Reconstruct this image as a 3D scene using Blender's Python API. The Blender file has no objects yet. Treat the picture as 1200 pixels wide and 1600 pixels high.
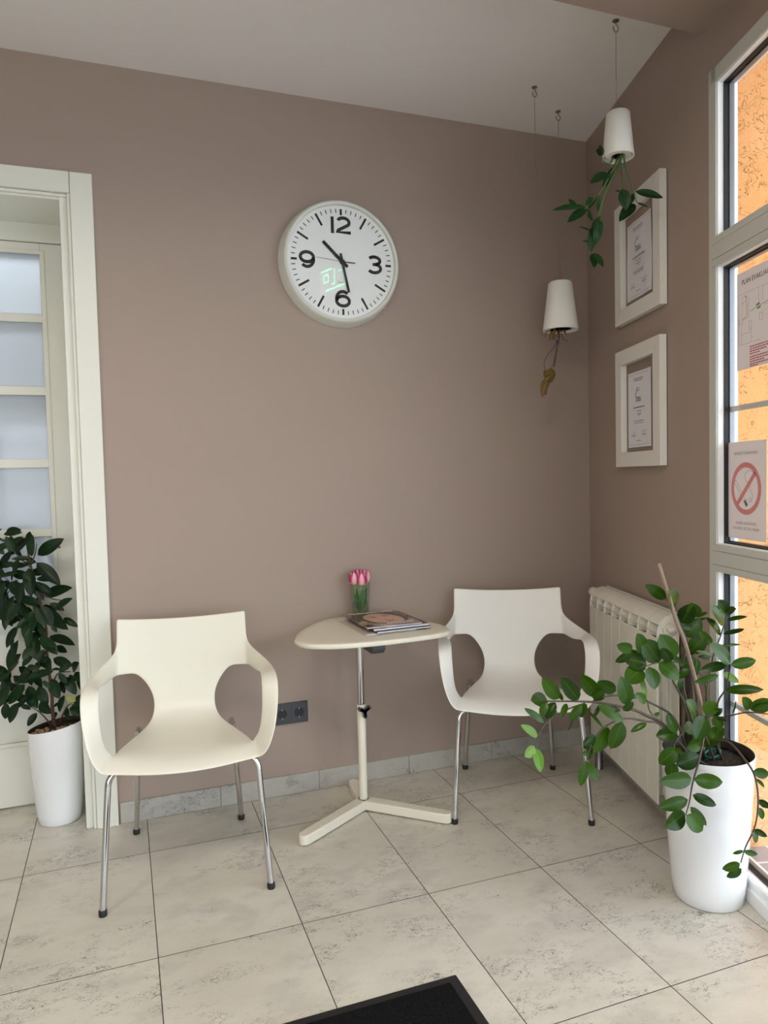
import bpy, bmesh, math, random
from mathutils import Vector, Matrix
PI = math.pi
SC = bpy.context.scene
COL = SC.collection
RND = random.Random(7)
LAMP = 27.0

# ------------------------------------------------------------------ camera
CAM = Vector((-2.083, -2.886, 1.290))
RIGHT = Vector((0.9393395578173478, -0.3421726813737092, -0.02364426444268034))
UP = Vector((0.03853621236144428, 0.036788162259927794, 0.9985797872250222))
FWD = Vector((0.34081689432353995, 0.938916656172987, -0.047742615183855495))
FPX = 1132.5167967
cd = bpy.data.cameras.new('camera')
cam = bpy.data.objects.new('camera', cd)
COL.objects.link(cam)
cam.matrix_world = Matrix(((RIGHT.x, UP.x, -FWD.x, CAM.x), (RIGHT.y, UP.y, -FWD.y, CAM.y),
                           (RIGHT.z, UP.z, -FWD.z, CAM.z), (0, 0, 0, 1)))
cd.sensor_fit = 'VERTICAL'
cd.sensor_height = 36.0
cd.lens = FPX / 1600 * 36.0
cd.clip_start = 0.02
SC.camera = cam

def ray(u, v):
    return FWD + RIGHT * ((u - 600) / FPX) + UP * ((800 - v) / FPX)
def at(u, v, dep):                       # a point of the place seen at (u, v) at a given depth
    return CAM + ray(u, v) * dep
def on_z(u, v, z):
    d = ray(u, v)
    return CAM + d * ((z - CAM.z) / d.z)
def on_y(u, v, y):
    d = ray(u, v)
    return CAM + d * ((y - CAM.y) / d.y)

# right wall frame: s along the wall from the corner, o into the room
A = math.radians(15.984366858756822)
DW = Vector((-math.sin(A), -math.cos(A), 0))
NW = Vector((-math.cos(A), math.sin(A), 0))
def rw(s, o, z):
    return DW * s + NW * o + Vector((0, 0, z))

# ------------------------------------------------------------------ materials
def mat(name, col, rough=0.5, metal=0.0, spec=0.5, coat=0.0, **kw):
    m = bpy.data.materials.new(name)
    m.use_nodes = True
    b = m.node_tree.nodes['Principled BSDF']
    b.inputs['Base Color'].default_value = (*col, 1)
    b.inputs['Roughness'].default_value = rough
    b.inputs['Metallic'].default_value = metal
    b.inputs['Specular IOR Level'].default_value = spec
    b.inputs['Coat Weight'].default_value = coat
    b.inputs['Coat Roughness'].default_value = 0.05
    for k, v in kw.items():
        b.inputs[k].default_value = v
    return m

class G:                                  # little node-graph helper
    def __init__(self, m):
        self.t = m.node_tree
        self.b = self.t.nodes['Principled BSDF']
    def n(self, kind, **kw):
        nd = self.t.nodes.new(kind)
        for k, v in kw.items():
            setattr(nd, k, v)
        return nd
    def put(self, sock, v):
        if hasattr(v, 'is_output'):
            self.t.links.new(v, sock)
        else:
            sock.default_value = v
    def math(self, op, a, b=0.0, c=0.0, clamp=False):
        nd = self.n('ShaderNodeMath', operation=op, use_clamp=clamp)
        self.put(nd.inputs[0], a); self.put(nd.inputs[1], b); self.put(nd.inputs[2], c)
        return nd.outputs[0]
    def mix(self, f, a, b, blend='MIX'):
        nd = self.n('ShaderNodeMix', data_type='RGBA', blend_type=blend)
        self.put(nd.inputs[0], f)
        self.put(nd.inputs[6], a if hasattr(a, 'is_output') else (*a, 1))
        self.put(nd.inputs[7], b if hasattr(b, 'is_output') else (*b, 1))
        return nd.outputs[2]
    def noise(self, vec, scale, detail=3, rough=0.5, dist=0.0, out='Fac'):
        nd = self.n('ShaderNodeTexNoise')
        if vec is not None: self.put(nd.inputs['Vector'], vec)
        nd.inputs['Scale'].default_value = scale
        nd.inputs['Detail'].default_value = detail
        nd.inputs['Roughness'].default_value = rough
        nd.inputs['Distortion'].default_value = dist
        return nd.outputs[out]
    def step(self, v, lo, hi):
        nd = self.n('ShaderNodeMapRange')
        nd.interpolation_type = 'SMOOTHSTEP'
        self.put(nd.inputs[0], v)
        nd.inputs[1].default_value = lo; nd.inputs[2].default_value = hi
        return nd.outputs[0]
    def bump(self, h, strength=0.3, dist=0.01):
        nd = self.n('ShaderNodeBump')
        nd.inputs['Strength'].default_value = strength
        nd.inputs['Distance'].default_value = dist
        self.put(nd.inputs['Height'], h)
        self.t.links.new(nd.outputs[0], self.b.inputs['Normal'])
    def pos(self):
        return self.n('ShaderNodeNewGeometry').outputs['Position']
    def obj(self):
        return self.n('ShaderNodeTexCoord').outputs['Object']
    def base(self, v):
        self.put(self.b.inputs['Base Color'], v)

TAUPE = (0.347, 0.270, 0.226)
m_wall = mat('taupe paint', TAUPE, 0.62, spec=0.35)
g = G(m_wall)
g.base(g.mix(g.noise(g.pos(), 1.6, 3), tuple(c * 0.97 for c in TAUPE), tuple(c * 1.03 for c in TAUPE)))
g.bump(g.noise(g.pos(), 350, 2), 0.04, 0.002)
m_ceil = mat('white ceiling paint', (0.78, 0.77, 0.76), 0.8, spec=0.2)
g = G(m_ceil); g.bump(g.noise(g.pos(), 200, 2), 0.04, 0.002)
m_outwall = mat('plain render', (0.7, 0.68, 0.64), 0.9)

def stone(name, grid=True, k=1.0):
    m = mat(name, (0.7, 0.68, 0.6), 0.33, spec=0.45)
    g = G(m)
    p = g.pos()
    sep = g.n('ShaderNodeSeparateXYZ'); g.put(sep.inputs[0], p)
    x, y, z = sep.outputs
    mp = g.n('ShaderNodeVectorMath', operation='MULTIPLY'); g.put(mp.inputs[0], p); mp.inputs[1].default_value = (1.0, 1.6, 1.3)
    if grid:
        fx = g.math('DIVIDE', g.math('ADD', x, 2.4345 + 4.0), 0.4)
        fy = g.math('DIVIDE', g.math('ADD', y, 0.2705 + 6.0), 0.6)
        cell = g.n('ShaderNodeCombineXYZ'); g.put(cell.inputs[0], g.math('FLOOR', fx)); g.put(cell.inputs[1], g.math('FLOOR', fy))
        wn = g.n('ShaderNodeTexWhiteNoise'); g.put(wn.inputs['Vector'], cell.outputs[0])
        off = g.n('ShaderNodeVectorMath', operation='MULTIPLY_ADD')
        g.put(off.inputs[0], wn.outputs['Color']); off.inputs[1].default_value = (9, 9, 9); g.put(off.inputs[2], mp.outputs[0])
        vec = off.outputs[0]
        dx = g.math('MULTIPLY', g.math('ABSOLUTE', g.math('SUBTRACT', g.math('FRACT', g.math('ADD', fx, 0.5)), 0.5)), 0.4)
        dy = g.math('MULTIPLY', g.math('ABSOLUTE', g.math('SUBTRACT', g.math('FRACT', g.math('ADD', fy, 0.5)), 0.5)), 0.6)
        grout = g.math('SUBTRACT', 1.0, g.step(g.math('MINIMUM', dx, dy), 0.0008, 0.0019))
    else:
        vec = mp.outputs[0]
        grout = None
    big = g.noise(vec, 2.2, 4, 0.6)
    cloud = g.noise(vec, 7.0, 5, 0.6)
    fine = g.noise(vec, 220, 2, 0.6)
    # hair-fine squiggles gathered in patches
    w = g.noise(vec, 17, 2.0, 0.5, 2.6)
    line = g.math('SUBTRACT', 1.0, g.step(g.math('ABSOLUTE', g.math('SUBTRACT', w, 0.5)), 0.006, 0.020))
    w2 = g.noise(vec, 38, 2.0, 0.5, 2.2)
    line2 = g.math('SUBTRACT', 1.0, g.step(g.math('ABSOLUTE', g.math('SUBTRACT', w2, 0.52)), 0.006, 0.026))
    patch = g.step(g.noise(vec, 5.0, 4, 0.65), 0.46, 0.62)
    patch2 = g.step(g.noise(vec, 24, 2, 0.6), 0.43, 0.5)
    vein = g.math('MULTIPLY', g.math('MAXIMUM', line, g.math('MULTIPLY', line2, 0.75)), g.math('MULTIPLY', patch, patch2))
    c = g.mix(g.step(big, 0.3, 0.7), (0.575, 0.545, 0.47), (0.66, 0.635, 0.56))
    c = g.mix(g.math('MULTIPLY', g.step(cloud, 0.47, 0.68), 0.5), c, (0.47, 0.45, 0.405))
    c = g.mix(g.math('MULTIPLY', g.step(fine, 0.56, 0.7), 0.3), c, (0.42, 0.40, 0.36))
    c = g.mix(g.math('MULTIPLY', vein, 0.9), c, (0.13, 0.125, 0.12))
    if k != 1.0: c = g.mix(1.0, c, (k, k, k * 1.03), 'MULTIPLY')
    if grid:
        c = g.mix(grout, c, (0.05, 0.045, 0.04))
        g.put(g.b.inputs['Roughness'], g.math('MULTIPLY_ADD', grout, 0.5, 0.34))
        g.bump(g.math('SUBTRACT', 1.0, grout), 0.3, 0.002)
    g.base(c)
    return m
m_floor = stone('limestone floor tiles')
m_base = stone('limestone skirting', False, 0.70)

m_white = mat('white lacquer', (0.735, 0.74, 0.665), 0.38, spec=0.45)
m_white_line = mat('shadow gap', (0.25, 0.25, 0.22), 0.8)
m_pane = mat('door glass', (0.52, 0.57, 0.62), 0.06, spec=0.6, coat=0.3)
def translucent(m, amount, col):
    t = m.node_tree; b = t.nodes['Principled BSDF']; o = [n for n in t.nodes if n.type == 'OUTPUT_MATERIAL'][0]
    tr = t.nodes.new('ShaderNodeBsdfTranslucent'); tr.inputs[0].default_value = (*col, 1)
    mx = t.nodes.new('ShaderNodeMixShader'); mx.inputs[0].default_value = amount
    t.links.new(b.outputs[0], mx.inputs[1]); t.links.new(tr.outputs[0], mx.inputs[2]); t.links.new(mx.outputs[0], o.inputs[0])
translucent(m_pane, 0.5, (0.85, 0.9, 0.95))
m_black = mat('black rubber', (0.012, 0.012, 0.013), 0.6)
m_chair = mat('cream white moulded plastic', (0.755, 0.73, 0.625), 0.36, spec=0.45)
m_chair2 = mat('white moulded plastic', (0.79, 0.78, 0.74), 0.36, spec=0.45)
m_chrome = mat('chrome', (0.60, 0.60, 0.60), 0.09, 1.0)
m_steel = mat('brushed steel', (0.30, 0.29, 0.27), 0.35, 1.0)
m_cream = mat('cream powder coat', (0.74, 0.70, 0.585), 0.4, spec=0.4)
m_dark = mat('charcoal plastic', (0.045, 0.05, 0.058), 0.45)
m_frame = mat('off-white frame lacquer', (0.73, 0.71, 0.655), 0.4)
m_alu = mat('shade-greyed window profile', (0.54, 0.55, 0.50), 0.42)  # white frame greyed: shade of its backlit faces put into the colour
m_aluout = mat('bright white profile', (0.86, 0.87, 0.88), 0.4)
m_spacer = mat('grey spacer', (0.22, 0.24, 0.26), 0.35, 0.5)
m_potw = mat('glossy white ceramic', (0.80, 0.82, 0.84), 0.16, spec=0.5, coat=0.3)
m_potm = mat('matt white planter', (0.80, 0.79, 0.73), 0.5)
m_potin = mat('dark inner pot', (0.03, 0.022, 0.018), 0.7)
m_soil = mat('potting soil', (0.035, 0.022, 0.016), 0.95)
g = G(m_soil); s_ = g.noise(g.pos(), 140, 4, 0.7)
g.base(g.mix(g.step(s_, 0.45, 0.7), (0.012, 0.009, 0.007), (0.10, 0.07, 0.05))); g.bump(s_, 1.0, 0.01)
m_pebble = mat('tan pebble', (0.33, 0.19, 0.09), 0.5)
g = G(m_pebble)
oi = g.n('ShaderNodeObjectInfo')
g.base(g.mix(oi.outputs['Random'], (0.22, 0.12, 0.055), (0.42, 0.27, 0.14)))
m_rad = mat('radiator enamel', (0.74, 0.72, 0.64), 0.38)
m_radin = mat('radiator inner cast', (0.60, 0.59, 0.53), 0.5)
m_paper = mat('white paper', (0.72, 0.71, 0.74), 0.75)
m_sheet = mat('thin paper', (0.74, 0.72, 0.72), 0.8)
translucent(m_sheet, 0.3, (0.8, 0.72, 0.70))
m_mount = mat('taupe backing', (0.27, 0.205, 0.168), 0.7)
m_ink = mat('grey ink', (0.16, 0.155, 0.15), 0.8)
m_pale_ink = mat('pale grey ink', (0.27, 0.255, 0.255), 0.8)
m_red_ink = mat('red ink', (0.42, 0.06, 0.09), 0.8)
m_green_ink = mat('green ink', (0.12, 0.26, 0.06), 0.8)
m_sign_red = mat('faded red print', (0.62, 0.23, 0.23), 0.8)
m_dial = mat('white dial', (0.84, 0.845, 0.85), 0.5)
m_clockrim = mat('clock rim', (0.66, 0.67, 0.62), 0.35)
m_blk = mat('black print', (0.008, 0.008, 0.009), 0.6)
m_mat = mat('black carpet pile', (0.012, 0.012, 0.013), 1.0, spec=0.1)
g = G(m_mat); s_ = g.noise(g.pos(), 420, 2, 0.6)
g.base(g.mix(g.step(s_, 0.4, 0.7), (0.004, 0.004, 0.005), (0.02, 0.02, 0.021))); g.bump(s_, 1.0, 0.006)
m_matrim = mat('black rubber edge', (0.012, 0.012, 0.013), 0.65)

def leafmat(name, c1, c2, vein, rough, rnd=(0.0, 1.0)):
    m = mat(name, c1, rough, spec=0.22)
    g = G(m)
    uv = g.n('ShaderNodeUVMap').outputs[0]
    sep = g.n('ShaderNodeSeparateXYZ'); g.put(sep.inputs[0], uv)
    mid = g.math('SUBTRACT', 1.0, g.step(g.math('ABSOLUTE', g.math('SUBTRACT', sep.outputs[0], 0.5)), 0.0, 0.06))
    ri = g.n('ShaderNodeNewGeometry').outputs['Random Per Island']
    c = g.mix(ri, c1, c2)
    c = g.mix(g.math('MULTIPLY', g.noise(g.pos(), 60, 2), 0.3), c, tuple(k * 0.6 for k in c1))
    g.base(g.mix(g.math('MULTIPLY', mid, 0.55), c, vein))
    g.b.inputs['Subsurface Weight'].default_value = 0.0
    return m
m_zz = leafmat('glossy green leaf', (0.010, 0.034, 0.002), (0.034, 0.088, 0.003), (0.06, 0.14, 0.010), 0.27)
m_zzpale = leafmat('pale green leaf', (0.09, 0.22, 0.02), (0.18, 0.29, 0.07), (0.25, 0.38, 0.11), 0.4)
m_fic = leafmat('dark glossy leaf', (0.004, 0.014, 0.005), (0.010, 0.036, 0.010), (0.025, 0.06, 0.022), 0.36)
m_hang = leafmat('deep green leaf', (0.006, 0.028, 0.006), (0.015, 0.052, 0.010), (0.03, 0.085, 0.02), 0.36)
m_dry = leafmat('withered leaf', (0.16, 0.12, 0.03), (0.20, 0.10, 0.04), (0.3, 0.25, 0.1), 0.5)
m_stem = mat('olive stem', (0.05, 0.06, 0.03), 0.5)
m_stemb = mat('brown stem', (0.065, 0.045, 0.032), 0.55)
m_gstem = mat('green stem', (0.06, 0.12, 0.03), 0.45)
m_bark = mat('red brown bark', (0.10, 0.04, 0.025), 0.7)
m_stake = mat('bamboo', (0.27, 0.19, 0.14), 0.55)
m_pole = mat('dark coir pole', (0.045, 0.03, 0.022), 0.95)
m_teal = mat('teal tie', (0.0, 0.28, 0.22), 0.4)
m_blue = mat('blue wire tie', (0.03, 0.06, 0.25), 0.4)
m_pink = mat('pink tulip petal', (0.75, 0.10, 0.30), 0.5)
g = G(m_pink)
sep = g.n('ShaderNodeSeparateXYZ'); g.put(sep.inputs[0], g.n('ShaderNodeUVMap').outputs[0])
edge = g.step(g.math('ABSOLUTE', g.math('SUBTRACT', sep.outputs[0], 0.5)), 0.06, 0.36)
c_ = g.mix(edge, (0.78, 0.42, 0.46), (0.45, 0.010, 0.13))
g.base(g.mix(g.step(sep.outputs[1], 0.0, 0.34), (0.62, 0.55, 0.30), c_))
m_tul = mat('tulip leaf', (0.03, 0.13, 0.012), 0.45)
m_tulstem = mat('pale tulip stem', (0.22, 0.33, 0.07), 0.5)
m_root = mat('brown bulb roots', (0.16, 0.10, 0.05), 0.8)
m_yellow = mat('faded leaf', (0.2, 0.22, 0.05), 0.5)

def thin_glass(name, tint=(1, 1, 1), ior=1.5, rough=0.0):
    m = bpy.data.materials.new(name); m.use_nodes = True
    t = m.node_tree; t.nodes.clear()
    o = t.nodes.new('ShaderNodeOutputMaterial'); mx = t.nodes.new('ShaderNodeMixShader')
    tr = t.nodes.new('ShaderNodeBsdfTransparent'); gl = t.nodes.new('ShaderNodeBsdfGlossy'); ge = t.nodes.new('ShaderNodeNewGeometry')
    tr.inputs[0].default_value = (*tint, 1); gl.inputs['Roughness'].default_value = rough
    dt = t.nodes.new('ShaderNodeVectorMath'); dt.operation = 'DOT_PRODUCT'
    t.links.new(ge.outputs['Incoming'], dt.inputs[0]); t.links.new(ge.outputs['Normal'], dt.inputs[1])
    def mt(op, a, b):
        nd = t.nodes.new('ShaderNodeMath'); nd.operation = op
        for i, q in enumerate((a, b)):
            if hasattr(q, 'is_output'): t.links.new(q, nd.inputs[i])
            else: nd.inputs[i].default_value = q
        return nd.outputs[0]
    r0 = ((ior - 1) / (ior + 1)) ** 2
    sch = mt('ADD', mt('MULTIPLY', mt('POWER', mt('SUBTRACT', 1.0, mt('ABSOLUTE', dt.outputs['Value'], 0.0)), 5.0), 1 - r0), r0)
    t.links.new(sch, mx.inputs[0]); t.links.new(tr.outputs[0], mx.inputs[1]); t.links.new(gl.outputs[0], mx.inputs[2])
    t.links.new(mx.outputs[0], o.inputs[0])
    return m
m_glass = thin_glass('window glass')
m_lens = thin_glass('clock glass', (0.99, 0.995, 0.99), 1.36)
m_vase = thin_glass('vase glass', (0.93, 0.96, 0.95), 1.5)
m_water = thin_glass('water', (0.90, 0.94, 0.90), 1.2)

m_orange = mat('orange stucco', (0.72, 0.36, 0.13), 0.9, spec=0.1)
g = G(m_orange)
p = g.pos()
w = g.noise(p, 34, 0.6, 0.4, 1.6)
groove = g.math('SUBTRACT', 1.0, g.step(g.math('ABSOLUTE', g.math('SUBTRACT', w, 0.5)), 0.006, 0.022))
gm = g.math('MULTIPLY', groove, g.step(g.noise(p, 20, 1), 0.42, 0.5))
grain = g.noise(p, 160, 3, 0.6)
g.base(g.mix(g.math('MULTIPLY', gm, 0.5), g.mix(grain, (0.86, 0.42, 0.155), (0.90, 0.47, 0.19)), (0.52, 0.22, 0.07)))
h = g.math('SUBTRACT', g.math('MULTIPLY', grain, 0.25), gm)
g.bump(h, 0.9, 0.010)
m_pav = mat('outdoor paving', (0.36, 0.31, 0.32), 0.7)
g = G(m_pav)
sep = g.n('ShaderNodeSeparateXYZ'); g.put(sep.inputs[0], g.pos())
u_ = g.math('ADD', g.math('MULTIPLY', sep.outputs[0], math.cos(A)), g.math('MULTIPLY', sep.outputs[1], -math.sin(A)))
v_ = g.math('ADD', g.math('MULTIPLY', sep.outputs[0], math.sin(A)), g.math('MULTIPLY', sep.outputs[1], math.cos(A)))
def cell(c, per):
    f = g.math('DIVIDE', g.math('ADD', c, 20.0), per)
    return g.math('MULTIPLY', g.math('ABSOLUTE', g.math('SUBTRACT', g.math('FRACT', f), 0.5)), per)
dm = g.math('MAXIMUM', g.math('SUBTRACT', cell(u_, 0.15), 0.069), g.math('SUBTRACT', cell(v_, 0.15), 0.069))
g.base(g.mix(g.step(dm, 0.0, 0.003), g.mix(g.noise(g.pos(), 9, 3), (0.30, 0.27, 0.29), (0.40, 0.35, 0.35)), (0.75, 0.72, 0.72)))

m_cover = mat('printed magazine cover', (0.2, 0.1, 0.07), 0.3)
g = G(m_cover)
n_ = g.noise(g.pos(), 16, 4, 0.6, 1.0)
g.base(g.mix(g.step(n_, 0.4, 0.62), (0.05, 0.03, 0.025), (0.42, 0.30, 0.23)))
m_cover2 = mat('dark cover', (0.05, 0.03, 0.03), 0.3)
m_pages = mat('paper pages', (0.68, 0.67, 0.68), 0.7)
m_skin = mat('printed skin tone', (0.62, 0.38, 0.28), 0.35)
m_lips = mat('printed mouth', (0.26, 0.11, 0.085), 0.35)
m_hair = mat('printed hair', (0.10, 0.045, 0.028), 0.35)
m_pinkpaper = mat('printed back cover', (0.62, 0.52, 0.48), 0.4)

# ------------------------------------------------------------------ mesh building
class MB:
    def __init__(self, T=None):
        self.v = []; self.f = []; self.uv = {}; self.T = T
    def add(self, vs, fs, uvs=None):
        b = len(self.v)
        for q in vs:
            self.v.append(Vector(self.T(*q)) if self.T else Vector(q))
        for f in fs:
            self.f.append(tuple(b + i for i in f))
        if uvs:
            for i, q in enumerate(uvs): self.uv[b + i] = q
        return b
    def box(self, x0, x1, y0, y1, z0, z1):
        self.add([(x, y, z) for x in (x0, x1) for y in (y0, y1) for z in (z0, z1)],
                 [(0, 1, 3, 2), (4, 6, 7, 5), (0, 4, 5, 1), (2, 3, 7, 6), (0, 2, 6, 4), (1, 5, 7, 3)])
        return self
    def prism(self, pts, z0, z1, axis='z'):
        n = len(pts)
        def q(a, b, c):
            return {'z': (a, b, c), 'y': (a, c, b), 'x': (c, a, b)}[axis]
        vs = [q(a, b, z0) for a, b in pts] + [q(a, b, z1) for a, b in pts]
        self.add(vs, [tuple(range(n))[::-1], tuple(range(n, 2 * n))] + [(i, (i + 1) % n, n + (i + 1) % n, n + i) for i in range(n)])
        return self
    def lathe(self, prof, c=(0, 0, 0), n=40, sx=1, sy=1, axis='z', shear=0.0, closed=False):
        # prof: list of (r, z); shear tilts z by shear*x
        vs = []
        for r, z in prof:
            for i in range(n):
                a = 2 * PI * i / n
                x, y = r * math.cos(a) * sx, r * math.sin(a) * sy
                if axis == 'z': vs.append((c[0] + x, c[1] + y, c[2] + z + shear * x))
                elif axis == 'y': vs.append((c[0] + x, c[1] + z, c[2] + y))
                else: vs.append((c[0] + z, c[1] + x, c[2] + y))
        fs = []
        m = len(prof)
        for k in range(m - 1):
            for i in range(n):
                j = (i + 1) % n
                fs.append((k * n + i, k * n + j, (k + 1) * n + j, (k + 1) * n + i))
        if prof[0][0] > 1e-6: fs.append(tuple(range(n))[::-1])
        if prof[-1][0] > 1e-6: fs.append(tuple((m - 1) * n + i for i in range(n)))
        self.add(vs, fs)
        return self
    def tube(self, pts, r, n=10, cap=True):
        pts = [Vector(p) for p in pts]
        if self.T: raise ValueError
        m = len(pts)
        rr = r if isinstance(r, (list, tuple)) else [r] * m
        t0 = (pts[1] - pts[0]).normalized()
        ref = Vector((0, 0, 1)) if abs(t0.z) < 0.9 else Vector((1, 0, 0))
        nrm = t0.cross(ref).normalized()
        vs = []
        for k in range(m):
            if k == 0: t = pts[1] - pts[0]
            elif k == m - 1: t = pts[-1] - pts[-2]
            else: t = (pts[k + 1] - pts[k]).normalized() + (pts[k] - pts[k - 1]).normalized()
            t.normalize()
            nrm = (nrm - t * nrm.dot(t)).normalized()
            b = t.cross(nrm)
            for i in range(n):
                a = 2 * PI * i / n
                vs.append(tuple(pts[k] + (nrm * math.cos(a) + b * math.sin(a)) * rr[k]))
        fs = [(k * n + i, k * n + (i + 1) % n, (k + 1) * n + (i + 1) % n, (k + 1) * n + i) for k in range(m - 1) for i in range(n)]
        if cap:
            fs += [tuple(range(n))[::-1], tuple((m - 1) * n + i for i in range(n))]
        self.add(vs, fs)
        return self
    def stroke(self, pts, w, put, t=0.0006):
        # flat ribbon with a little thickness; put(a, b, h) -> world
        m = len(pts); L = []; R = []
        for k in range(m):
            if k == 0: d = Vector(pts[1]) - Vector(pts[0])
            elif k == m - 1: d = Vector(pts[-1]) - Vector(pts[-2])
            else: d = (Vector(pts[k + 1]) - Vector(pts[k])).normalized() + (Vector(pts[k]) - Vector(pts[k - 1])).normalized()
            d.normalize()
            q = Vector((-d.y, d.x)) * w / 2
            L.append((pts[k][0] + q.x, pts[k][1] + q.y)); R.append((pts[k][0] - q.x, pts[k][1] - q.y))
        vs = [put(a, b, h) for h in (0, t) for side in (L, R) for a, b in side]
        fs = []
        for k in range(m - 1):
            fs += [(k, k + 1, m + k + 1, m + k), (2 * m + k, 3 * m + k, 3 * m + k + 1, 2 * m + k + 1),
                   (k, 2 * m + k, 2 * m + k + 1, k + 1), (m + k, m + k + 1, 3 * m + k + 1, 3 * m + k)]
        fs += [(0, m, 3 * m, 2 * m), (m - 1, 3 * m - 1, 4 * m - 1, 2 * m - 1)]
        self.add(vs, fs)
        return self
    def sheet(self, rows):                 # grid of points, rows x cols with uv
        nr, nc = len(rows), len(rows[0])
        vs = [p for r in rows for p in r]
        uvs = [(c / (nc - 1), r / (nr - 1)) for r in range(nr) for c in range(nc)]
        self.add(vs, [(r * nc + c, r * nc + c + 1, (r + 1) * nc + c + 1, (r + 1) * nc + c) for r in range(nr - 1) for c in range(nc - 1)], uvs)
        return self
    def leaf(self, base, tip, wid, nrm, fold=0.18, droop=0.06, n=8, power=0.75, peak=0.45, grow=1.0):
        base, tip = Vector(base), Vector(tip)
        tip = base + (tip - base) * grow
        ax = tip - base; L = ax.length; ax.normalize()
        nrm = Vector(nrm); nrm = nrm - ax * nrm.dot(ax)
        if nrm.length < 1e-4: nrm = Vector((0.1, 0.2, 1)) - ax * ax.z
        nrm.normalize(); sd = ax.cross(nrm)
        rows = []
        for k in range(n + 1):
            t = k / n
            tt = t ** (math.log(0.5) / math.log(peak))
            w = wid * L * 0.5 * max(0.0, math.sin(PI * tt)) ** power
            if k == n: w = wid * L * 0.008
            if k == 0: w = wid * L * 0.03
            c = base + ax * (L * t) + nrm * (droop * L * (math.sin(PI * t) - 0.0))
            row = []
            for s in (-1, -0.5, 0, 0.5, 1):
                row.append(tuple(c + sd * (w * s) + nrm * (fold * w * (abs(s) ** 1.3))))
            rows.append(row)
        self.sheet(rows)
        return self
    def build(self, name, m, parent=None, smooth=False, bevel=0.0, recalc=True, seg=2, flat_angle=None):
        me = bpy.data.meshes.new(name)
        off = Vector(parent['_o']) if parent is not None and '_o' in parent.keys() else Vector((0, 0, 0))
        me.from_pydata([tuple(q - off) for q in self.v], [], self.f)
        if self.uv:
            ul = me.uv_layers.new(name='UVMap')
            for lp in me.loops:
                ul.data[lp.index].uv = self.uv.get(lp.vertex_index, (0.5, 0.5))
        if recalc:
            bm = bmesh.new(); bm.from_mesh(me)
            bmesh.ops.recalc_face_normals(bm, faces=bm.faces[:]); bm.to_mesh(me); bm.free()
        me.materials.append(m)
        if smooth:
            for p in me.polygons: p.use_smooth = True
            if flat_angle: me.set_sharp_from_angle(angle=math.radians(flat_angle))
        o = bpy.data.objects.new(name, me)
        COL.objects.link(o)
        if parent is not None:
            o.parent = parent
            o['_o'] = tuple(off)
        if bevel > 0:
            b = o.modifiers.new('bevel', 'BEVEL'); b.width = bevel; b.segments = seg
            b.limit_method = 'ANGLE'; b.angle_limit = math.radians(40); b.harden_normals = False
            for p in me.polygons: p.use_smooth = True
            me.set_sharp_from_angle(angle=math.radians(40))
        return o

def thing(name, label, cat, loc=(0, 0, 0), group=None, rotz=0.0, world=True):
    o = bpy.data.objects.new(name, None); COL.objects.link(o)
    o.empty_display_size = 0.05
    o.location = loc; o.rotation_euler = (0, 0, rotz)
    o['label'] = label; o['category'] = cat
    if group: o['group'] = group
    o['_o'] = tuple(loc) if world else (0.0, 0.0, 0.0)
    return o
def tag(o, label, cat, group=None):
    o['label'] = label; o['category'] = cat
    if group: o['group'] = group
    return o
def struct(o, label, cat=None):
    o['kind'] = 'structure'; o['label'] = label
    if cat: o['category'] = cat
    return o
def text_mesh(s, size, put, name, m, parent, align='CENTER', sx=1.0, bold=0.0):
    c = bpy.data.curves.new('txt', 'FONT'); c.body = s; c.size = size; c.align_x = align; c.extrude = 0.0; c.offset = bold
    c.resolution_u = 2
    o = bpy.data.objects.new('txt', c); COL.objects.link(o)
    dg = bpy.context.evaluated_depsgraph_get()
    me = bpy.data.meshes.new_from_object(o.evaluated_get(dg))
    bpy.data.objects.remove(o); bpy.data.curves.remove(c)
    mb = MB()
    mb.add([put(v.co.x * sx, v.co.y, 0.0004) for v in me.vertices], [tuple(p.vertices) for p in me.polygons])
    bpy.data.meshes.remove(me)
    return mb.build(name, m, parent, recalc=False)
def smoothpath(pts, k=6):
    # Catmull-Rom through the points
    P = [Vector(p) for p in pts]
    if len(P) < 3: return P
    P = [P[0] * 2 - P[1]] + P + [P[-1] * 2 - P[-2]]
    out = []
    for i in range(1, len(P) - 2):
        for j in range(k):
            t = j / k
            a, b, c, d = P[i - 1], P[i], P[i + 1], P[i + 2]
            out.append(0.5 * ((2 * b) + (c - a) * t + (2 * a - 5 * b + 4 * c - d) * t * t + (3 * b - a - 3 * c + d) * t ** 3))
    out.append(P[-2])
    return out
def taper(n, a, b):
    return [a + (b - a) * i / (n - 1) for i in range(n)]

# ------------------------------------------------------------------ room shell
H = 2.815
REAR = -5.6
LEFT = -5.3
S_END = -REAR / math.cos(A)
xr = -math.sin(A) * S_END
mb = MB()
mb.prism([(0.0, 0.0), (xr, REAR), (LEFT, REAR), (LEFT, 0.0), (-3.16, 0.0), (-3.16, 0.33), (-2.20, 0.33), (-2.20, 0.0)], -0.15, 0.0)
struct(mb.build('floor', m_floor), 'pale veined limestone tile floor with thin dark joints', 'floor')
mb = MB()
mb.prism([(0.4, 0.4), (xr - 0.1 + 0.4, REAR - 0.2), (LEFT - 0.2, REAR - 0.2), (LEFT - 0.2, 0.4)], H, H + 0.2)
struct(mb.build('ceiling', m_ceil), 'plain white ceiling', 'ceiling')
mb = MB()
mb.box(-2.19, 0.35, 0, 0.34, 0, H); mb.box(-3.17, -2.19, 0, 0.34, 2.345, H); mb.box(LEFT - 0.2, -3.17, 0, 0.34, 0, H)
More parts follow.
